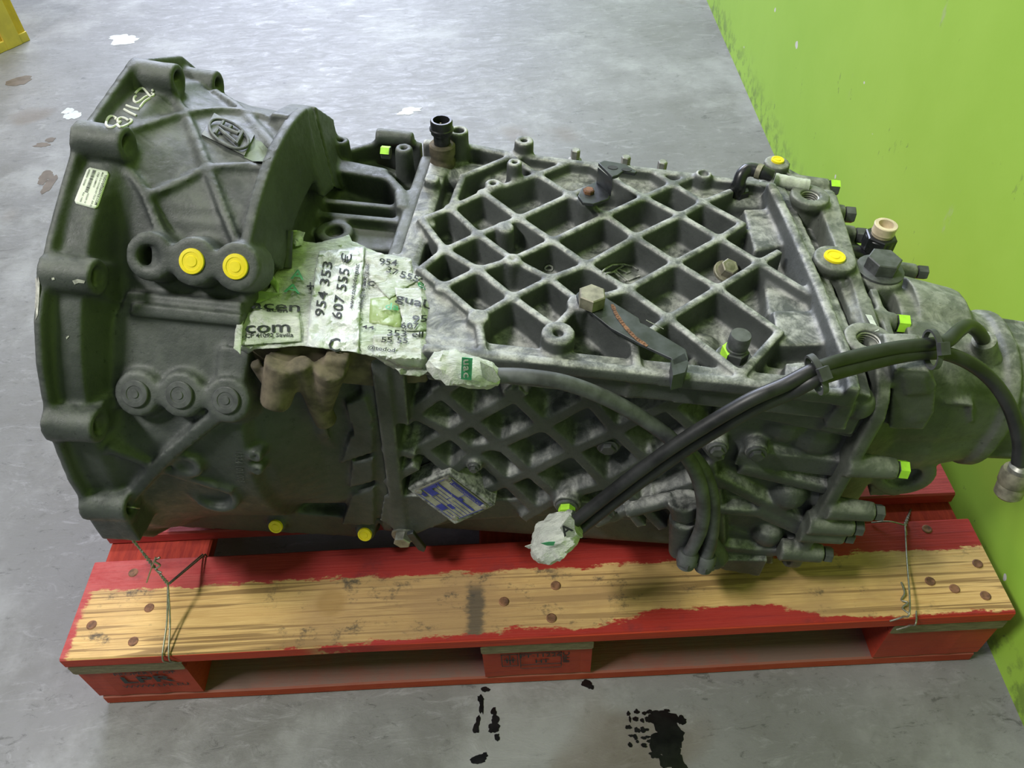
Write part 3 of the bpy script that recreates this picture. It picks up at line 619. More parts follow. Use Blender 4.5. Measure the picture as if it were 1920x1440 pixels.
# long output housing reaching to the wall
def oc(s, r, t0=-.052, h0=.045, n=40, sq=.0):
    return [np.array([s, t0+r*math.cos(2*math.pi*i/n)*(1+sq*abs(math.sin(4*math.pi*i/n))), h0+r*math.sin(2*math.pi*i/n)*(1+sq*abs(math.sin(4*math.pi*i/n)))]) for i in range(n)]
rear.loft([oc(.88,.098,sq=.1), oc(.93,.094,sq=.1), oc(.985,.080,sq=.08), oc(.99,.086,sq=.05), oc(1.002,.086,sq=.05), oc(1.006,.078,sq=.04), oc(1.075,.074,sq=.04)])
for a in (20,60,100,140,200,240,280,320):
    d = np.array([0, math.cos(math.radians(a)), math.sin(math.radians(a))]); c_ = np.array([.99,-.052,.045]); rear.rib(c_+d*.084+S_*.01, c_+d*.080+S_*.085, d, .007, .012, .02)
pq_ = Ph(1775,652,.095); rear.lathe(pq_-S_*.05, nrm([.97,.05,-.06]), [(.040,0),(.040,.075),(.036,.08),(.026,.083),(.026,.13)], 26)
rear.lathe(np.array([.90,-.02,.06]), nrm([1,0,.0]), [(.09,0),(.08,.06),(.03,.10)], 26)
rear.ribs([Pt(u,v,-.14) for u,v in ((1772,758),(1822,760),(1822,790))], -T_, .004, .006, .02)
rear_o = rear.cast('rear_case', M['rear'], gb, .0025, 4)

# ---------------------------------------------------------------- placing helpers on the castings
from mathutils.bvhtree import BVHTree
def bvh_of(o):
    me = o.data; return BVHTree.FromPolygons([v.co for v in me.vertices], [p.vertices for p in me.polygons])
BV = {'bell': bvh_of(bell_o), 'case': bvh_of(case_o), 'rear': bvh_of(rear_o)}
def hit(u, v, which=('bell','case','rear')):
    o, d = lray(u, v); d = nrm(d); best = None
    for w in which:
        loc, nor, i, dist = BV[w].ray_cast(Vector(o), Vector(d))
        if loc is not None and (best is None or dist < best[2]): best = (np.array(loc), np.array(nor), dist)
    return best
def onto(u, v, off, which=('bell','case','rear'), fb=.25):
    h = hit(u, v, which)
    return Pc(u, v, fb) if h is None else h[0]+h[1]*off
def bolt(p, ax, r, ht, mat='greybolt', washer=True, paint=None, name='bolt', ang=.3, dome=0.0):
    ax = nrm(ax); mb = MB()
    if washer: mb.lathe(p, ax, [(r*1.38,-.001),(r*1.38,.0016),(r*1.28,.0024),(r*.5,.0024)], 22)
    mb.hexa(np.asarray(p)+ax*.0012, ax, r, ht, .001, ang)
    if dome: mb.lathe(np.asarray(p)+ax*ht, ax, [(r*.55,0),(r*.55,.0012),(r*.4,.0018)], 16)
    o = mb.build(name, M[mat], gb, smooth=30)
    if paint:
        e1, e2 = perp(ax); q = MB(); a = [ang+math.pi/3*k for k in paint]
        for k in paint:
            a0, a1 = ang+math.pi*k/3, ang+math.pi*(k+1)/3; P0 = [np.asarray(p)+ax*z+(r+.0005)*(math.cos(t_)*e1+math.sin(t_)*e2) for t_ in (a0,a1) for z in (.002,ht+.0013)]
            mid = np.asarray(p)+ax*(ht+.0018); q.loft([[P0[0],P0[2],P0[3],P0[1]], [P0[0]-.0008*e1*0+ (np.asarray(p)-P0[0])*.1, P0[2]+(np.asarray(p)-P0[2])*.1, P0[3]+(mid-P0[3])*.6, P0[1]+(mid-P0[1])*.6]])
        q.build('paint_mark', M['lime'], o, smooth=0)
    return o
def cap(p, ax, r, name='plug_cap', mat='yellow', label='yellow plug'):
    o = MB().lathe(p, ax, [(r,-.004),(r,.0012),(r*.97,.0020),(r*.72,.0022),(r*.70,.0016),(r*.45,.0016),(r*.42,.0024),(.0005,.0024)], 32).build(name, M[mat], gb, smooth=40)
    if label: o['label'] = label
    return o
# plugs and bolts of the side mounting face
for i in (1,2): cap(UB[i], PN, .0125)
for p in LB:
    MB().lathe(p-PN*.002, PN, [(.0138,0),(.0138,.0045),(.0130,.0054),(.0085,.0056),(.0080,.0050),(.0045,.0050),(.0040,.0060),(.0004,.0060)], 30).build('bolt', M['greybolt'], gb, smooth=30)
for (u,v) in ((517,990),(684,1005)): cap(Pt(u,v-3,-.1945), nrm([0,-1,.5]), .0092)
cap(Ph(1458,301,.1665), H_, .0082); cap(Ph(1565,482,.1685), H_, .0118)
# screws standing on the case
bolt(Ph(1103,367,.1705), H_, .0068, .008, 'rust')
bolt(Ph(1108,570,.171), H_, .0145, .014, 'brass', washer=False, ang=.1)
bolt(Ph(1360,510,.139), nrm([.25,-.3,1]), .0105, .012, 'brass', dome=1)
o_ = bolt(Ph(1375,672,.146), H_, .0135, .012, 'greybolt', paint=(3,4)); MB().lathe(Ph(1375,672,.146)+H_*.012, H_, [(.0105,0),(.0108,.004),(.0100,.005),(.0108,.009),(.0105,.019),(.0098,.021),(.002,.021)], 26).build('vent_cap', M['greybolt'], gb)
for (u,v) in ((1078,292),(1172,305),(1240,314)): bolt(Ph(u,v+5,.146), H_, .0062, .012, 'steel', washer=False)
for (u,v,h,t0) in ((757,292,.140,0),(712,246,.146,0)): bolt(Ph(734,287,.146) if u == 757 else Ph(738,255,.142), -S_, .0082, .012, 'greybolt', washer=False, paint=(0,1,2))
# front side screws
for (u,v,t,r) in ((889,876,-.187,.005),(1140,838,-.1765,.0085),(1345,842,-.1865,.0075),(1419,850,-.1865,.0080)): bolt(Pt(u,v,t), -T_, r, .005, 'greybolt', ang=.2)
bolt(Pt(1063,950,-.1905), -T_, .0098, .009, 'greybolt', paint=(0,1,2,3)); bolt(Pt(1135,962,-.189), -T_, .0085, .007, 'greybolt')
bolt(Pt(757,1003,-.193), -T_, .0115, .012, 'steel')
# bolts facing the wall
for i, (u,v,h,r) in enumerate(EB): bolt(Ph(u,v,h)-S_*.003, S_, r*.92, .012, 'greybolt', washer=False, paint={0:(0,1,5),3:(0,1,2,3,4,5)}.get(i))
for i, p in enumerate(FBP): bolt(p-S_*.002, S_, .0098, .010, 'greybolt', washer=False, paint=(0,1,2,3,4,5) if i == 0 else None)
bolt(Ph(1650,506,.151), H_, .0190, .016, 'greybolt', washer=True, ang=.5)
bolt(Ph(1735,572,.09), S_, .009, .012, 'greybolt'); bolt(Ph(1741,612,.07), S_, .008, .010, 'greybolt', paint=(0,1,2,3,4,5), washer=False)
for (u,v,r,hole) in RB:
    if hole:
        th_ = MB(); p = Ph(u,v,.168)
        for k_ in range(7): th_.lathe(p-H_*(.004+.003*k_), H_, [(hole+.0006,-.0013),(hole-.0013,0),(hole+.0006,.0013)], 28, True)
        th_.build('screw_thread', M['steel'], gb)
# casting logos: oval with two letters, on the dome and in a pocket
def stroke(mb, pix, which, w, off, n=3):
    pts = [onto(u,v,off,which) for u,v in spline([np.array(p,float) for p in pix], n)] if len(pix) > 2 else [onto(u,v,off,which) for u,v in pix]
    mb.tube(pts, w, 6); return mb
cz = lambda x, y: (360+x/13.714, 200+y/13.714)
em = MB(); dome_r = .0045
def dq(x, y, r): return Pd(*cz(x,y), r)
em.loft([[dq(*p, -.004) for p in ((570,140),(1620,720),(1350,1280),(230,720))], [dq(*p, .0030) for p in ((570,160),(1600,725),(1345,1255),(250,715))]])
el = [(950+560*math.cos(a)*.87-290*math.sin(a)*.45, 700+560*math.cos(a)*.50+290*math.sin(a)*.88) for a in [2*math.pi*i/36 for i in range(37)]]
em.tube([dq(*p, dome_r) for p in el], .0017, 8, False)
for seg in ([(590,700),(690,545)],[(690,560),(1130,930)],[(1140,960),(1310,640)],[(740,500),(1200,705)],[(740,500),(810,390)],[(950,575),(1010,500)],[(1200,705),(1240,640)]):
    em.tube([dq(*seg[0], dome_r), dq((seg[0][0]+seg[1][0])/2,(seg[0][1]+seg[1][1])/2, dome_r), dq(*seg[1], dome_r)], .0021, 8)
em.build('cast_emblem', M['bell'], gb, smooth=40)['label'] = 'raised ZF letters in an oval'
em = MB(); cp = lambda x, y: onto(1110+x/17.45, 480+y/17.45, .0012, ('case',))
for seg in ([(330,540),(420,400),(640,280),(1000,260),(1300,340),(1500,480)],[(440,600),(620,530),(760,460)],[(740,470),(1000,700),(1180,830)],[(740,460),(1000,300)],[(1180,830),(1560,680)],[(860,420),(1100,560)],[(1100,600),(1240,540)],[(700,520),(1100,860)]):
    em.tube([cp(*p) for p in seg], .0011, 6)
em.build('cast_emblem', M['case'], gb, smooth=40)['label'] = 'raised ZF letters on a pocket floor'
em = MB(); c_ = [onto(1029+8*math.cos(a), 503+5.5*math.sin(a), .001, ('case',)) for a in [2*math.pi*i/18 for i in range(19)]]; em.tube(c_, .0012, 6, False); em.build('cast_mark', M['case'], gb)
em = MB(); bx = nrm(Pd(452,905)-Pd(446,845)); by = nrm(Pd(470,872)-Pd(450,875))
text(em, '1324 101 008', Pd(449,876), bx, by, .011, .050, .01, .0, fn=lambda q: (lambda w: np.array([q[0], *(nrm(w)*(rdome(q[0])+.0012))]))(q[1:])); em.build('casting_number', M['case'], gb, smooth=0)
M['smear'] = plain('pale_green_smear', (.150,.185,.130), .7, 0, .35, 40)
def smear(pix, which, mat, off=.0005):
    c_ = np.mean(np.array(pix, float), 0); V = [onto(*c_, off, which)]; n = len(pix)
    for f_ in (.5, 1.0): V += [onto(*(c_+(np.array(p)-c_)*f_), off, which) for p in pix]
    F = [(0, 1+i, 1+(i+1) % n) for i in range(n)]+[(1+i, 1+n+i, 1+n+(i+1) % n, 1+(i+1) % n) for i in range(n)]
    return MB().add(V, F).build('paint_smear', M[mat], gb, smooth=180)
smear([(462,266),(476,260),(490,266),(503,280),(508,296),(494,303),(474,303),(458,296),(455,282)], ('bell',), 'smear')
M['chip'] = plain('bare_metal_chip', (.55,.55,.50), .5, .2, .35, 150)
for pix in ([(66,522),(72,518),(75,530),(74,560),(71,592),(67,600),(65,575),(67,545)], [(136,526),(146,523),(160,526),(158,531),(148,530),(140,533)], [(97,521),(102,520),(103,524),(98,525)], [(124,632),(129,629),(130,631),(125,636)]): smear(pix, ('bell',), 'chip')
# white marker writing on the bell
ck = MB(); cm = lambda x, y: (180+x/13.09, 150+y/13.09)
for seg in ([(960,340),(1060,235),(1150,205),(1240,290),(1330,400),(1395,395),(1420,350)],[(985,400),(940,430),(930,510),(990,560),(1090,510),(1190,430),(1260,400)],[(1320,455),(1190,540),(1080,680)],[(740,630),(900,690),(1060,725)],[(690,725),(830,805),(990,880)],
            [(470,985),(500,940),(380,890),(290,940),(245,1080),(300,1155),(400,1170),(510,1110),(610,1020)],[(610,1020),(545,1090),(560,1145),(640,1160),(840,1060),(880,990),(830,965)],[(545,1050),(540,980),(620,930),(720,950),(800,1000)],[(1380,230),(1405,285)],[(1370,350),(1385,330)]):
    stroke(ck, [cm(*p) for p in seg], ('bell',), .0013, .0003)
ck.build('marker_writing', M['chalk'], gb)['label'] = 'white handwritten digits'
# type plate
pl = MB(); po = [Pt(u,v,t) for u,v,t in ((763,917,-.190),(843,884,-.186),(930,948,-.194),(853,985,-.206))]
pl.loft([po, [p+T_*.03 for p in po]]); plate_base = pl.build('plate_pad', M['case'], gb, bevel=.002)
pi_ = [Pt(u,v,t) for u,v,t in ((778,919,-.1935),(841,891,-.190),(917,949,-.1975),(853,974,-.2075))]
M['platemetal'] = plain('type_plate_metal', (.33,.32,.25), .4, .3, .2, 120); M['plateblue'] = plain('type_plate_blue', (.035,.04,.24), .45, 0, .2, 120)
pl = MB().loft([pi_, [p-T_*.0012 for p in pi_]]).build('type_plate', M['platemetal'], gb, smooth=0)
def pq(a, b, off=.0020): return (pi_[0]*(1-a)+pi_[3]*a)*(1-b)+(pi_[1]*(1-a)+pi_[2]*a)*b-T_*off
bl = MB()
for (a0,a1,b0,b1) in ((.14,.88,.86,.97),(.04,.93,.60,.66),(.55,.62,.66,.72),(.04,.26,.22,.40),(.05,.20,.06,.16),(.50,.66,.03,.20),(.58,.72,.26,.36),(.04,.10,.40,.58),(.05,.96,.0,.012),(.05,.96,.985,1.0),(.02,.03,.05,.95),(.975,.985,.05,.95),
                      (.26,.96,.30,.31),(.26,.96,.20,.21),(.2,.96,.40,.41),(.1,.96,.50,.51),(.7,.96,.1,.11),(.52,.53,.66,.86),(.45,.46,.41,.60)):
    bl.loft([[pq(a0,b0),pq(a1,b0),pq(a1,b1),pq(a0,b1)], [pq(a0,b0,.0023),pq(a1,b0,.0023),pq(a1,b1,.0023),pq(a0,b1,.0023)]])
bl.build('plate_print', M['plateblue'], pl, smooth=0)
for a, b in ((.05,.08),(.05,.93),(.95,.07),(.94,.92)): MB().lathe(pq(a,b,.001), -T_, [(.0042,0),(.0042,.0014),(.003,.0024),(.0005,.0026)], 14).build('rivet', M['steel'], pl)
tx = MB(); ex = pq(1,.9)-pq(0,.9); ey = pq(0,1)-pq(0,0); text(tx, 'ZF', pq(.10,.905,.0022), ex, ey, .0075, None, .02, .0006); text(tx, 'FRIEDRICHSHAFEN AG', pq(.52,.915,.0026), ex, ey, .0042, None, .0, .0006); tx.build('plate_lettering', M['platemetal'], pl, smooth=0)
# sensor with black plug near the joint
p = Ph(830,300,.152); MB().lathe(p-H_*.01, H_, [(.0165,0),(.0165,.010),(.0152,.012),(.0152,.018),(.0165,.020),(.0165,.032),(.0145,.034),(.004,.034)], 24).build('sensor_base', M['earth'], gb)
p2 = p+H_*.024; sn = MB().lathe(p2, H_, [(.0105,0),(.0105,.012),(.0135,.014),(.0140,.030),(.0128,.032),(.0105,.032),(.0100,.014),(.0005,.014)], 26).build('sensor_plug', M['plastic'], gb)
for k in range(4): q = p2+np.array([.005*math.cos(k*1.57+.4), .005*math.sin(k*1.57+.4), .013]); MB().cyl(q, q+H_*.012, .0012, n=8).build('contact_pin', M['brass'], sn)
sn2 = MB().lathe(p2+H_*.018, H_, [(.0138,0),(.0152,.001),(.0152,.003),(.0138,.004)], 26).build('lock_ring', M['plastic'], sn)
# elbow air fitting
pts = [Ph(1383,362,.150), Ph(1385,345,.165), Ph(1392,326,.176), Ph(1408,318,.180), Ph(1436,326,.180), Ph(1450,331,.178)]
eb = MB().tube(spline(pts, 4), [.0095]*5+[.0080]*5+[.0085]*6+[.0075]*4+[.0035]*1, 16).build('elbow_fitting', M['plastic'], gb)
MB().hexa(Ph(1385,366,.146), H_, .0125, .010).build('fitting_nut', M['plastic'], eb); MB().tube([Ph(1419,320,.181), Ph(1428,323,.181)], .0095, 14).build('clip_ring', M['brass'], eb)
# tall black connector with cream collar near the wall
p = Ph(1640,470,.124); cn = MB().lathe(p-H_*.05, H_, [(.0160,0),(.0160,.052),(.0175,.054),(.0175,.070),(.0160,.072),(.004,.072)], 26).build('valve_connector', M['plastic'], gb)
MB().hexa(p+H_*.006, H_, .0192, .018).build('connector_nut', M['plastic'], cn); MB().lathe(p+H_*.022, H_, [(.0125,0),(.0125,.004),(.0136,.006),(.0130,.010),(.0138,.016),(.0130,.017),(.0090,.017),(.0085,.006),(.0005,.006)], 24).build('collar', M['cream'], cn)
MB().cyl(p-S_*.035-H_*.01, p-H_*.012, .014).build('connector_arm', M['plastic'], cn)
# black angle bracket and slotted lever plate on top
b0 = [Ph(u,v,.1712) for u,v in ((1083,372),(1090,358),(1118,345),(1145,368),(1140,378),(1112,388),(1092,385))]
br = MB().prism(b0, H_*.004).build('angle_bracket', M['blackplate'], gb, bevel=.0008)
w0, w1 = Ph(1118,345,.1730), Ph(1145,368,.1730); w2 = Ph(1121,316,.205); w3 = w2+(w1-w0)
MB().loft([[w0, w1, w1+T_*.004, w0+T_*.004], [w0*.25+w2*.75, w1*.25+w3*.75, w1*.25+w3*.75+T_*.004, w0*.25+w2*.75+T_*.004], [w2+T_*.006-H_*.002, w3+T_*.006-H_*.002, w3+T_*.008-H_*.006, w2+T_*.008-H_*.006]]).build('bracket_web', M['blackplate'], br, smooth=60)
tp = [Ph(u,v,.205) for u,v in ((1121,311),(1132,306),(1172,313),(1194,327),(1190,330),(1168,326),(1158,334),(1147,337))]
MB().prism(tp, H_*.004).build('bracket_top', M['blackplate'], br, bevel=.0008)
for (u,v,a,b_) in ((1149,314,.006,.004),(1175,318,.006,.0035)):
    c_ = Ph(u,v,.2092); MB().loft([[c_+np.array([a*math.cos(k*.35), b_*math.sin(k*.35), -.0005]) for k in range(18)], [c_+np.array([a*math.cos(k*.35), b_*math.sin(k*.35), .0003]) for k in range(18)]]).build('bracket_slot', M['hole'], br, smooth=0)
lv = [Ph(u,v,.1675) for u,v in ((1080,556),(1092,546),(1125,556),(1158,577),(1197,601),(1200,610),(1208,613),(1285,660),(1290,680),(1262,690),(1257,676),(1201,650),(1145,620),(1110,592),(1083,570))]
lo = MB().prism(lv, H_*.0035).build('lever_plate', M['blackplate'], gb, bevel=.0006)
lv2 = [Ph(u,v,.1710) for u,v in ((1258,676),(1284,662),(1291,680),(1284,698),(1262,704))]; MB().loft([lv2, [p-H_*.014-T_*.006 for p in lv2]]).build('lever_foot', M['blackplate'], lo)
sw = MB(); pr = spline([Ph(u,v,.1712) for u,v in ((1148,572),(1156,590),(1170,610),(1190,632),(1212,648))], 5)
for i,(a,b) in enumerate(zip(pr, pr[1:])): sw.rib(a+H_*.0004, b+H_*.0004, H_, .0028+.0015*math.sin(i*1.3)**2, .003, .0006, .001)
sw.build('rust_streak', M['rust'], lo, smooth=0)
tc = MB()
for k in range(5): a = Ph(1212+k*6,600+k*3,.1715); tc.rib(a, a+np.array([.004,-.003,0]), H_, .0008, .0008, .0006)
tc.build('scratch_marks', M['steel'], lo, smooth=0)
M['foam'] = plain('pale_foam', (.46,.49,.42), .8, 0, .2, 120, .6)
MB().tube(spline([Ph(u,v,.168) for u,v in ((1452,336),(1475,341),(1500,346),(1516,348))], 5), [.0078+.0003*math.sin(i*2.1) for i in range(16)], 12).build('pale_sleeve', M['foam'], gb)['label'] = 'pale foam sleeve'
pp = [onto(u,v,.0006,('rear',)) for u,v in ((1622,590),(1634,592),(1648,620),(1640,622))]; MB().add(pp, [(0,1,2,3)]).build('paint_smear', M['foam'], gb, smooth=0)
# ---------------------------------------------------------------- shift housing below the wrapped opening
sh = MB()
sh.prism([Ph(u,v,.142) for u,v in ((500,500),(690,480),(800,600),(800,660),(700,668),(520,655),(470,600))], (0,0,-.045))
sh.prism([Ph(466,646,.146), Ph(700,660,.146), Ph(700,660,.146)+T_*.06, Ph(466,646,.146)+T_*.06], -H_*.026)
sh.cyl(Pt(535,678,-.212), Pt(516,756,-.225), .020, .0155); sh.cyl(Pt(520,740,-.224), Pt(513,764,-.232), .0160, .013)
sh.cyl(Pt(562,680,-.215), Pt(612,790,-.205), .011, .012); sh.cyl(Pt(620,690,-.212), Pt(602,780,-.204), .016, .009)
sh.prism([Pt(u,v,-.212) for u,v in ((605,675),(652,680),(648,712),(610,710))], T_*.05); sh.cyl(Pt(478,680,-.21), Pt(510,730,-.205), .006)
sh_o = sh.cast('shift_housing', M['earth'], gb, .0025, 3)
MB().cyl(Pt(515,760,-.2315), Pt(512,769,-.2355), .0085, .008).build('shift_pin', M['earth'], gb)
MB().tube([Ph(534,500,.158), Ph(541,432,.190)], [.0075,.0050], 12).build('shift_stud', M['blackplate'], gb)
# small lever that hangs from the sump corner
lvp = [Pt(u,v,-.205) for u,v in ((762,1003),(774,1000),(798,1030),(795,1036),(784,1032))]; MB().prism(lvp, T_*.006).build('drain_lever', M['blackplate'], gb, bevel=.001)

# ================================================================== things lying on or tied to the gearbox
def sheet(name, poly, hfun, mat, parent=None, step=5.0, thick=.0007, ax='h'):
    """thin sheet: pixel outline filled with a fine mesh, every point carried to its own height"""
    P = [np.array(p,float) for p in poly]; out = []
    for a, b in zip(P, P[1:]+P[:1]):
        n = max(1, int(np.linalg.norm(b-a)/step))
        out += [a+(b-a)*i/n for i in range(n)]
    out = [p+np.array([noise.noise((p[0]*.11,p[1]*.11,3.3)), noise.noise((p[0]*.11,p[1]*.11,9.1))])*1.6 for p in out]
    xs = [p[0] for p in out]; ys = [p[1] for p in out]; rr = random.Random(len(out)); ins = []
    def inside(q):
        c = False; j = len(out)-1
        for i in range(len(out)):
            (xi,yi),(xj,yj) = out[i], out[j]
            if (yi > q[1]) != (yj > q[1]) and q[0] < (xj-xi)*(q[1]-yi)/(yj-yi)+xi: c = not c
            j = i
        return c
    y = min(ys)
    while y < max(ys):
        x = min(xs)
        while x < max(xs):
            q = (x+rr.uniform(-1.5,1.5), y+rr.uniform(-1.5,1.5))
            if inside(q) and min((q[0]-p[0])**2+(q[1]-p[1])**2 for p in out) > (step*.55)**2: ins.append(np.array(q))
            x += step
        y += step
    pts = out+ins; n = len(out)
    r = delaunay_2d_cdt([Vector(p) for p in pts], [], [list(range(n))], 1, 1e-4)
    V = [hfun(p[0], p[1]) for p in r[0]]; V = [toW(v) for v in V]
    mb = MB().add(V, [tuple(f) for f in r[2]]); o = mb.build(name, mat, parent, world=parent is None, smooth=32)
    if parent is not None: o.matrix_parent_inverse = parent.matrix_world.inverted() if False else Matrix.Identity(4); 
    s_ = o.modifiers.new('thickness','SOLIDIFY'); s_.thickness = thick; s_.offset = -1
    return o
k = NT('printed_packing_tape'); n1 = k.noise(20,6,.65,stretch=(1,2.6,1),dist=1.6); n2 = k.noise(70,6,.7,stretch=(1,3,1),dist=1.6); n3 = k.noise(9,3,.5)
c = k.mix(k.ramp(n1,.35,.65), (.50,.53,.49), (.64,.67,.61)); c = k.mix(k.ramp(n3,.5,.68,0,.7), c, (.44,.54,.38)); c = k.mix(k.ramp(n2,.56,.70,0,.5), c, (.26,.29,.24))
k.bump(k.math('ADD', n1, k.math('MULTIPLY', n2, .5)), .9, .004); M['tape'] = k.done(c, k.ramp(n1,.3,.7,.22,.42), 0, .6)
k = NT('green_tape_back'); n1 = k.noise(30,5,.6); k.bump(n1,.5,.003); M['tapegreen'] = k.done(k.mix(n1, (.19,.27,.08), (.36,.45,.22)), .4)
k = NT('clear_tape_strip'); n1 = k.noise(34,6,.65,dist=1.5); k.bump(n1,.8,.003); M['tapeclear'] = k.done(k.mix(k.ramp(n1,.3,.7), (.50,.53,.54), (.62,.65,.63)), .2, 0, .7)
def th(u, v):
    """height of the taped cover above the shaft: nearly flat, creased, drooping at the rim"""
    w = .155+.0045*noise.noise((u*.020,v*.034,1.7))+.0034*abs(noise.noise((u*.040,v*.085,5.2)))+.0010*noise.noise((u*.10,v*.14,2.2))
    w += .010*max(0,min(1,(540-u)/110))*max(0,min(1,(600-v)/120))
    d = max(0.0, v-(648+(u-440)*.075)); w -= d*.0011
    e = max(0.0, u-790); w -= e*.0006
    return w
def tp_(off): return lambda u, v: Ph(u, v, th(u,v)+off)
tape = empty('tape_cover', tuple(toW([.26,-.14,.10])), 'crumpled white and green printed packing tape covering the shift opening', 'packing tape')
def tsheet(nm, poly, off, mat, step=5.0, fn=None):
    o = sheet(nm, poly, fn or tp_(off), M[mat], None, step); w = o.matrix_world.copy(); o.parent = tape; o.location = o.location-tape.location; return o
tsheet('tape_sheet', [(447,572),(438,652),(466,664),(476,655),(560,648),(640,655),(700,668),(738,692),(790,697),(815,660),(812,640),(814,602),(822,575),(808,535),(782,520),(768,488),(745,482),(720,478),(660,452),(655,440),(625,448),(592,456),(540,446),(528,470),(545,500),(500,492),(517,505),(505,540),(478,556)], 0, 'tape', 5)
tsheet('tape_strip', [(597,472),(684,462),(676,560),(672,662),(575,650),(584,560)], .0022, 'tapeclear', 5)
tsheet('tape_strip', [(686,470),(771,484),(773,512),(790,520),(730,560),(690,520)], .0020, 'tape', 5)
tsheet('tape_strip', [(694,560),(758,550),(752,614),(692,604)], .0026, 'tapegreen', 6, lambda u,v: Ph(u,v,th(u,v)+.0005))
tsheet('tape_strip', [(740,540),(812,540),(820,585),(800,596),(812,618),(760,620)], .0024, 'tape', 5)
tsheet('tape_strip', [(450,588),(560,572),(565,640),(448,648)], .0024, 'tape', 5)
tsheet('tape_strip', [(700,628),(800,622),(812,660),(790,690),(745,686),(700,664)], .0022, 'tape', 5)
tsheet('tape_flap', [(473,472),(494,474),(502,500),(522,532),(524,556),(500,522),(482,500)], 0, 'tapegreen', 5, lambda u,v: Ph(u,v,.160+.022*max(0,(540-v)/70)))
tsheet('tape_flap', [(470,550),(488,516),(492,520),(480,545),(530,550),(500,562),(466,572)], 0, 'tapegreen', 5, lambda u,v: Ph(u,v,.162+.02*max(0,(560-v)/50)))
tsheet('tape_flap', [(504,464),(512,440),(528,427),(542,430),(554,448),(566,462),(552,468),(530,470),(512,473)], 0, 'tapegreen', 4, lambda u,v: Ph(u,v,.165+.010*noise.noise((u*.06,v*.06,4))+.012*max(0,(470-v)/45)))
tsheet('tape_flap', [(543,432),(556,432),(572,436),(566,460),(552,462)], 0, 'tape', 4, lambda u,v: Ph(u,v,.172+.010*noise.noise((u*.06,v*.06,8))))
tsheet('tape_flap', [(740,690),(790,694),(815,652),(822,664),(812,690),(786,706),(752,702)], 0, 'tape', 4, lambda u,v: Ph(u,v,.140+.008*noise.noise((u*.06,v*.06,6))))
tsheet('tape_flap', [(438,652),(447,580),(458,584),(452,640),(450,664)], 0, 'tape', 4, lambda u,v: Ph(u,v,.163))
# printing on the tape
def tape_text(s, cu, cv, du, dv, size, width, mat='ink', bold=.012, off=.0040, mb=None, shear=0):
    v, f = text_verts(s, 1.0, bold, shear); d = np.array([du,dv],float); d /= np.linalg.norm(d); up = np.array([d[1],-d[0]]); w = v[:,0].max()-v[:,0].min()
    V = [toW(Ph(*(q := np.array([cu,cv])+d*p[0]*width/w+up*p[1]*size), th(q[0],q[1])+off)) for p in v]
    mb = mb or MB(); mb.add(V, f); return mb
tm = MB()
for a in (('954 353',608,541,.16,-1,26,104),('607 555 €',642,536,.17,-1,27,124),('www.tododesguac',664,536,.15,-1,12,84),('info@tododesguac',682,536,.15,-1,12,84),('+',582,538,1,.0,30,14),('954',728,492,1,.10,17,34),('37',735,508,1,.35,15,22),('555',768,519,1,.30,17,36),
          ('acen',518,574,1,.06,24,92),('com',502,614,1,-.03,30,84),('a CP 41092 Sevilla',500,629,1,-.02,11,100),('acen',520,582,1,.06,9,40),('ic',692,530,1,.05,20,20),('guaU',780,566,1,.25,22,76),('954',795,598,1,-.02,18,44),('607',768,611,1,.02,16,34),
          ('353 ell',760,626,1,.05,16,68),('55 55',740,638,1,.05,14,50),('C',627,648,1,.05,36,22),('@todod',715,654,1,.12,11,52),('44',690,614,1,.1,10,24),('953',528,444,.15,-1,16,24)): tape_text(*a, mb=tm)
o = tm.build('tape_print', M['ink'], None, world=True, smooth=0); o.parent = tape; o.location = o.location-tape.location; o['label'] = 'dark printed numbers and letters'; o['kind'] = 'stuff'
for a in (('A',558,516,.9,.1,26,26),('A',548,542,1,.15,24,32),('7',512,520,.7,-.7,22,12),('da',735,575,1,.1,18,26),('es',795,535,.9,.4,20,24)): 
    o = tape_text(*a).build('tape_print', M['green_ink'], None, world=True, smooth=0); o.parent = tape; o.location = o.location-tape.location

# ---------------------------------------------------------------- taped cable ends
def wrap_end(name, path, radii, flat, label, seed, extra):
    root = empty(name, tuple(toW(path[0])), label, 'packing tape'); pts = spline(path, 6); R = np.interp(np.linspace(0,1,len(pts)), np.linspace(0,1,len(radii)), radii); n = 26; loops = []; e = None
    for i, p in enumerate(pts):
        d = nrm(pts[min(i+1,len(pts)-1)]-pts[max(i-1,0)])
        if e is None: e = nrm(np.cross(d, H_))
        e = nrm(e-d*(e@d)); f = np.cross(d, e); lp = []
        for k in range(n):
            a = 2*math.pi*k/n; q = 1+.20*noise.noise((math.cos(a)*2.2, math.sin(a)*2.2, i*.26+seed))+.10*noise.noise((math.cos(a)*5, math.sin(a)*5, i*.6+seed))
            lp.append(toW(p+R[i]*q*(math.cos(a)*e+math.sin(a)*f*flat)))
        loops.append(lp)
    o = MB().loft(loops).build('tape_sleeve', M['tape'], None, world=True, smooth=22); o.parent = root; o.location = o.location-root.location
    surf = lambda i, a, k=1.06: toW(pts[i]+R[i]*k*(math.cos(a)*e+math.sin(a)*np.cross(nrm(pts[-1]-pts[0]), e)*flat))
    for nm, mb, mat in extra(pts, R, surf):
        q = mb.build(nm, M[mat], None, world=True, smooth=30); q.parent = root; q.location = q.location-root.location
    return root
def flags(*pl):
    out = []
    for pix, t in pl: out.append(('tape_flap', MB().prism([toW(Pt(u,v,t)) for u,v in pix], G@(T_*.0008)), 'tape'))
    return out
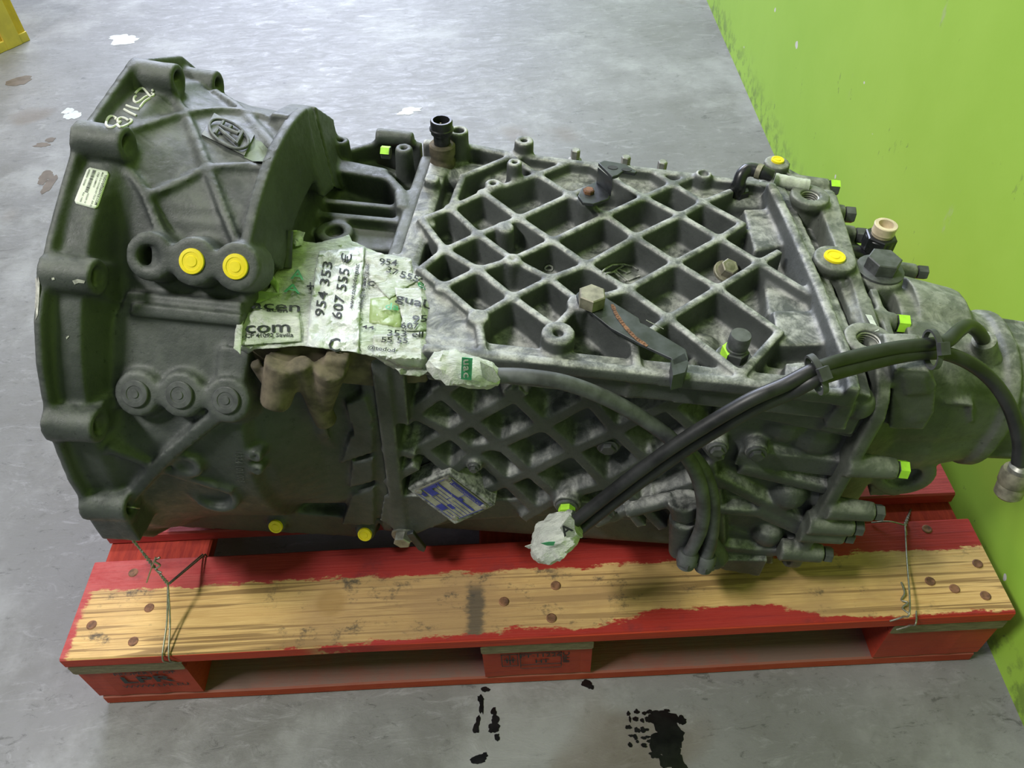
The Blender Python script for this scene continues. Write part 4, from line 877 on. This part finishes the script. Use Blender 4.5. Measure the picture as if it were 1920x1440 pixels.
def printed(pix, t, s, cu, cv, du, dv, size, width, mat):
    v, f = text_verts(s, 1, .02); d = nrm([du,dv]); up = np.array([d[1],-d[0]]); w = v[:,0].max()-v[:,0].min()
    return ('tape_print', MB().add([toW(Pt(*(np.array([cu,cv])+d*p[0]*width/w+up*p[1]*size), t)) for p in v], f), mat)
# lower end: tape bag on the pair of cables
LP = [Pt(1082,982,-.250), Pt(1066,990,-.252), Pt(1045,1002,-.254), Pt(1022,1020,-.256), Pt(1008,1034,-.257), Pt(1000,1042,-.257)]
wrap_end('taped_cable_end', LP, [.017,.022,.026,.025,.014,.003], .62, 'white crumpled tape bag on the lower cable ends over the pallet', 3.0,
    lambda pts, R, sf: flags(([(984,1025),(1002,1019),(1006,1026),(992,1029)], -.2600), ([(1004,1032),(1030,1030),(1046,1040),(1026,1053)], -.2590), ([(1050,990),(1068,966),(1077,976),(1078,1006),(1062,1008)], -.2725), ([(1060,1030),(1078,1020),(1079,1003),(1084,996),(1085,1010),(1066,1034)], -.258))
    + [printed(None, -.2745, 'A', 1062, 994, .8, -.6, 26, 22, 'ink'), ('tape_print', MB().prism([toW(Pt(u,v,-.277)) for u,v in ((1014,1019),(1030,1016),(1041,1016),(1038,1023),(1026,1023))], G@(T_*.0004)), 'green_ink')])
# upper end: tape roll at the edge of the case
UP = [Pt(806,672,-.212), Pt(822,682,-.214), Pt(850,690,-.215), Pt(885,697,-.215), Pt(918,704,-.214), Pt(936,708,-.213)]
wrap_end('taped_cable_end', UP, [.008,.015,.0175,.0165,.0135,.008], .8, 'white tape roll with green print wrapped on the cable at the case edge', 8.0,
    lambda pts, R, sf: [('tape_print', MB().prism([toW(Pt(u,v,-.2335)) for u,v in ((866,670),(886,672),(884,713),(864,711))], G@(T_*.0005)), 'green_ink'), printed(None, -.2345, 'u', 875, 679, .05, 1, 20, 10, 'tape'), printed(None, -.2345, 'a', 875, 691, .05, 1, 20, 10, 'tape'), printed(None, -.2345, 'c', 875, 703, .05, 1, 20, 10, 'tape')] + flags(([(900,678),(925,690),(938,712),(930,718),(905,712)], -.226)))

# ---------------------------------------------------------------- cables
def cable(path, r, label, mat, name='shift_cable', group=None, n=8):
    pts = [toW(p) for p in spline(path, n)]
    return tag(MB().tube(pts, r, 14).build(name, M[mat], None, world=True, smooth=60), label, 'cable', group)
side = [(1078,978,-.248),(1130,936,-.246),(1200,882,-.240),(1270,832,-.234),(1340,788,-.228),(1410,748,-.222),(1470,722,-.214)]
P1 = [Pt(u,v,t) for u,v,t in side] + [Ph(u,v,h) for u,v,h in ((1530,692,.196),(1600,670,.196),(1680,653,.194),(1745,646,.192))]
P2 = [Pt(u+9,v+15,t+.002) for u,v,t in side[:-1]] + [Pt(1478,738,-.214)] + [Ph(u,v,h) for u,v,h in ((1535,710,.190),(1605,688,.188),(1685,668,.186),(1748,661,.184))]
cable(P1+[Ph(1775,640,.190), Ph(1798,620,.186), Ph(1815,611,.178), Ph(1832,620,.166), Ph(1843,636,.150)], .0070, 'black cable that bends over into the rear actuator by the wall', 'rubber')
cable(P2+[Ph(1790,668,.178), Ph(1835,692,.165), Ph(1872,728,.150), Ph(1898,775,.130), Ph(1912,830,.105), Ph(1910,872,.085)], .0070, 'black cable that curves down over the output housing at the right edge', 'rubber')
P3 = [(a+b)/2+np.array([0,.008,-.006]) for a, b in zip(P1[:6], P2[:6])]
cable(P3, .0058, 'thin black cable lying behind the two cables of the bundle', 'rubber')
Q1 = [Pt(u,v,t) for u,v,t in ((925,704,-.212),(985,706,-.212),(1060,718,-.212),(1140,748,-.212),(1210,788,-.212),(1265,830,-.214),(1302,880,-.216),(1318,935,-.218),(1316,985,-.220),(1302,1020,-.222),(1290,1040,-.224))]
cable(Q1, .0078, 'dusty grey hose arching from the tape roll down the case side', 'rubber_dusty', 'air_hose')
Q2 = [Pt(u,v,t) for u,v,t in ((1285,842,-.206),(1318,880,-.208),(1336,935,-.212),(1336,990,-.216),(1330,1025,-.220),(1322,1046,-.222))]
cable(Q2, .0078, 'second dusty hose ending in a fitting beside the arching one', 'rubber_dusty', 'air_hose')
# cable ties
def tie(u, v, t, lab, d, up=None, h=None):
    c0 = Pt(u,v,t) if h is None else Ph(u,v,h); d = nrm(d); e1 = nrm(np.cross(d, np.cross(H_-T_, d))); e2 = np.cross(d, e1); loops = []
    a, b = .0172, .0100
    for w in (-.003, .003):
        for k in (1.0, 1.14): loops.append([c0+d*w+e2*a*k*math.cos(2*math.pi*i/24)+e1*b*k*math.sin(2*math.pi*i/24) for i in range(24)])
    l0, l1, l2, l3 = loops; mb = MB(); mb.loft([[toW(p) for p in l] for l in (l0,l1,l3,l2,l0)], cap=False)
    hd = c0+e1*b*1.15; mb.loft([[toW(hd+d*x*.005+e2*y*.006) for x,y in ((-1,-1),(1,-1),(1,1),(-1,1))], [toW(hd+e1*.006+d*x*.005+e2*y*.006) for x,y in ((-1,-1),(1,-1),(1,1),(-1,1))]])
    return tag(mb.build('cable_tie', M['rubber_dusty'], None, world=True, smooth=35), lab, 'cable tie', 'cable ties on the cable pair')
tie(1531,702,0,'black cable tie round the cable pair above the case corner', P1[8]-P1[6], h=.193)
tie(1748,655,0,'black cable tie round the cable pair near the wall', P1[10]-P1[9], h=.189)
# fittings at the hose ends (parts of the gearbox)
for (u,v,t) in ((1289,1044,-.224),(1322,1050,-.222)):
    p = Pt(u,v,t); d = nrm([.0,-.25,-1]); ft = MB().lathe(p-d*.010, d, [(.010,0),(.0125,.004),(.0125,.016),(.0105,.018),(.0105,.024),(.006,.024),(.006,.016)], 20).build('hose_fitting', M['rubber_dusty'], gb)
    MB().hexa(p+d*.002, d, .0135, .008).build('fitting_nut', M['greybolt'], ft)
vb = MB(); vb.loft([[Pt(u,v,-.205) for u,v in ((1265,950),(1300,948),(1300,975),(1268,975))], [Pt(u,v,-.17) for u,v in ((1265,950),(1300,948),(1300,975),(1268,975))]])
vb.cyl(Pt(1282,970,-.200), Pt(1272,1035,-.205), .017, .012); vb.cyl(Pt(1283,935,-.195), Pt(1284,965,-.200), .020, .016); vb.cyl(Pt(1175,955,-.19), Pt(1262,935,-.19), .011, .009); vb.cyl(Pt(1300,985,-.19), Pt(1345,1050,-.20), .016); vb.prism([Pt(u,v,-.19) for u,v in ((1345,1050),(1440,1050),(1425,1082),(1350,1068))], T_*.04)
vb.cast('valve_block', M['case'], gb, .0025, 3)
# gland where the cable meets the output housing
for (u,v,h,ax) in ((1845,640,.146,[.5,.2,-1]),):
    p = Ph(u,v,h); MB().lathe(p-nrm(ax)*.004, nrm(ax), [(.0085,0),(.0115,.002),(.014,.02),(.020,.05)], 22).build('cable_gland', M['rear'], gb)
p = Ph(1905,885,.075); fg = MB().lathe(p+H_*.012, nrm([.1,-.2,-1]), [(.0085,0),(.0110,.003),(.0110,.010),(.0095,.011)], 20).build('fitting_collar', M['steel'], gb)
MB().lathe(p+H_*.004, nrm([.1,-.2,-1]), [(.013,0),(.0145,.004),(.0145,.016),(.0125,.019),(.0135,.022),(.0135,.032),(.010,.036)], 22).build('hose_fitting', M['brass'], gb)

# ---------------------------------------------------------------- paper sticker on the bell
SQ = [np.array(p,float) for p in ((165,314),(206,323),(182,393),(138.5,381))]
def sq(a, b): return (SQ[0]*(1-b)+SQ[1]*b)*(1-a)+(SQ[3]*(1-b)+SQ[2]*b)*a      # a: top to bottom, b: left to right
NA, NB = 14, 10; VV = []; 
for i in range(NA+1):
    for j in range(NB+1):
        a, b = i/NA, j/NB
        if i in (0,NA) and j in (0,NB): a = .03 if i == 0 else .97; b = .05 if j == 0 else .95
        VV.append(toW(onto(*sq(a,b), .0006, ('bell',))))
M['paper'] = plain('label_paper', (.74,.78,.70), .5, 0, .06, 30)
st = MB().add(VV, [(i*(NB+1)+j, i*(NB+1)+j+1, (i+1)*(NB+1)+j+1, (i+1)*(NB+1)+j) for i in range(NA) for j in range(NB)]).build('sticker', M['paper'], None, world=True, smooth=180)
sm_ = st.modifiers.new('thickness','SOLIDIFY'); sm_.thickness = .0004; sm_.offset = 0
tag(st, 'white printed paper sticker with barcode on the bell housing', 'sticker')
tm = MB()
def st_text(s, a, b, size, width):
    v, f = text_verts(s, 1, .01); w = v[:,0].max()-v[:,0].min()
    tm.add([toW(onto(*sq(a+p[0]*width/w, b+p[1]*size), .0013, ('bell',))) for p in v], f)
st_text('TODODESGUACE.COM', .50, .885, .15, .80); st_text('MAN 12-6 COCHES PAT 77210  A54 (2)', .52, .725, .09, .92); st_text('CAJA CAMBIOS', .28, .565, .09, .40); st_text('N2209-19', .80, .44, .08, .26); st_text('Ref: 1900', .80, .25, .08, .26); st_text('0000000 102500', .28, .12, .09, .44)
rr = random.Random(5); a = .05
while a < .66:
    w = rr.choice((.006,.010,.014)); q = [toW(onto(*sq(a_,b_), .0013, ('bell',))) for a_,b_ in ((a,.27),(a+w,.27),(a+w,.42),(a,.42))]; tm.add(q, [(0,1,2,3)]); a += w+rr.choice((.006,.010,.012))
o = tm.build('sticker_print', M['ink'], None, world=True, smooth=0); o.parent = st; o.location = o.location-st.location

# ---------------------------------------------------------------- tie wires
def twist(path, r, off, turns, n=10):
    pts = spline(path, n); out = []; L = len(pts)
    A_, B_ = [], []
    for i, p in enumerate(pts):
        d = nrm(pts[min(i+1,L-1)]-pts[max(i-1,0)]); e1, e2 = perp(d); a = 2*math.pi*turns*i/(L-1)
        A_.append(p+off*(math.cos(a)*e1+math.sin(a)*e2)); B_.append(p-off*(math.cos(a)*e1+math.sin(a)*e2))
    return A_, B_
def Wy(u, v, y):
    d = ray(u, v); return CAM_LOC+d*(y-CAM_LOC[1])/d[1]
hole = toW(hp[5]); J = Wy(315,1095,.075); K1 = toW(Ps(240,1003,.04)); K1 = Wy(243,1005,.105)
wr = 'wire_strand'; w0 = empty('tie_wire', tuple(J), 'twisted steel tie wire from the bell flange hole to the left end of the pallet', 'wire')
def wpart(pts, r, parent):
    o = MB().tube(pts, r, 8).build('wire_strand', M['wire'], None, world=True, smooth=60); o.parent = parent; o.location = o.location-parent.location
A_, B_ = twist([K1, (K1+J)/2+np.array([0,0,-.004]), J], .0012, .0016, 9); wpart(A_, .0012, w0); wpart(B_, .0012, w0)
wpart(spline([K1, Wy(254,985,.098), Wy(262,958,.088), hole+np.array([.004,-.003,0]), hole+np.array([-.02,0,.0])], 6), .0012, w0); wpart(spline([K1, Wy(222,998,.11), Wy(205,990,.12)], 6), .0012, w0)
bb = np.array([.148,.1435,.1455]); wpart([J, bb, bb-np.array([0,-.001,.03])], .0011, w0); wpart([J+np.array([.002,0,0]), bb+np.array([.004,0,0]), bb+np.array([.004,.001,-.03])], .0011, w0)
for x_ in (.131,.139):
    f0 = np.array([x_,-.0015,.1445]); wpart(spline([J, (J*.5+f0*.5)+np.array([0,0,-.006]), f0, f0+np.array([.001,-.0008,-.014]), f0+np.array([.006,.004,-.026])], 6), .0012, w0)
wpart(spline([Wy(292,1045,.085), Wy(283,1068,.085), Wy(275,1092,.082)], 5), .001, w0); kn = [Wy(300,1045,.088), Wy(290,1052,.085), Wy(300,1060,.083), Wy(292,1068,.083), Wy(303,1074,.080)]; wpart(spline(kn, 6), .0013, w0)
J2 = Wy(1697,985,.13); Top = Wy(1752,872,.27); Mid = Wy(1712,945,.19)
w1 = empty('tie_wire', tuple(J2), 'twisted steel tie wire from the output housing to the right end of the pallet', 'wire')
A_, B_ = twist([Top, (Top*.5+Mid*.5), Mid, J2], .0011, .0015, 14); wpart(A_, .0011, w1); wpart(B_, .0011, w1)
wpart(spline([Top, Wy(1748,862,.28), Wy(1745,850,.285)], 5), .0011, w1); wpart(spline([Top, Wy(1770,868,.285), Wy(1785,860,.30)], 5), .0011, w1)
bk = W(1634,980,.1455); wpart(spline([J2, (J2+bk)/2+np.array([0,0,.006]), bk], 5), .0011, w1)
for (u1,v1,u2,v2,u3,v3) in ((1700,1040,1706,1125,1682,1172),(1708,1060,1716,1145,1690,1192)):
    m1 = Wy(u1,v1,.085); f0 = Wy(u2,v2+18,-.0016); f0[2] = max(f0[2],.1448); wpart(spline([J2, m1, f0, f0+np.array([-.004,-.001,-.016]), f0+np.array([-.016,.0,-.028])], 6), .0012, w1)
kk = [W(1690,1092,.1465), W(1696,1112,.149), W(1690,1125,.147), W(1702,1130,.150), W(1692,1140,.147), W(1704,1150,.149)]; wpart(spline(kk, 6), .0012, w1)
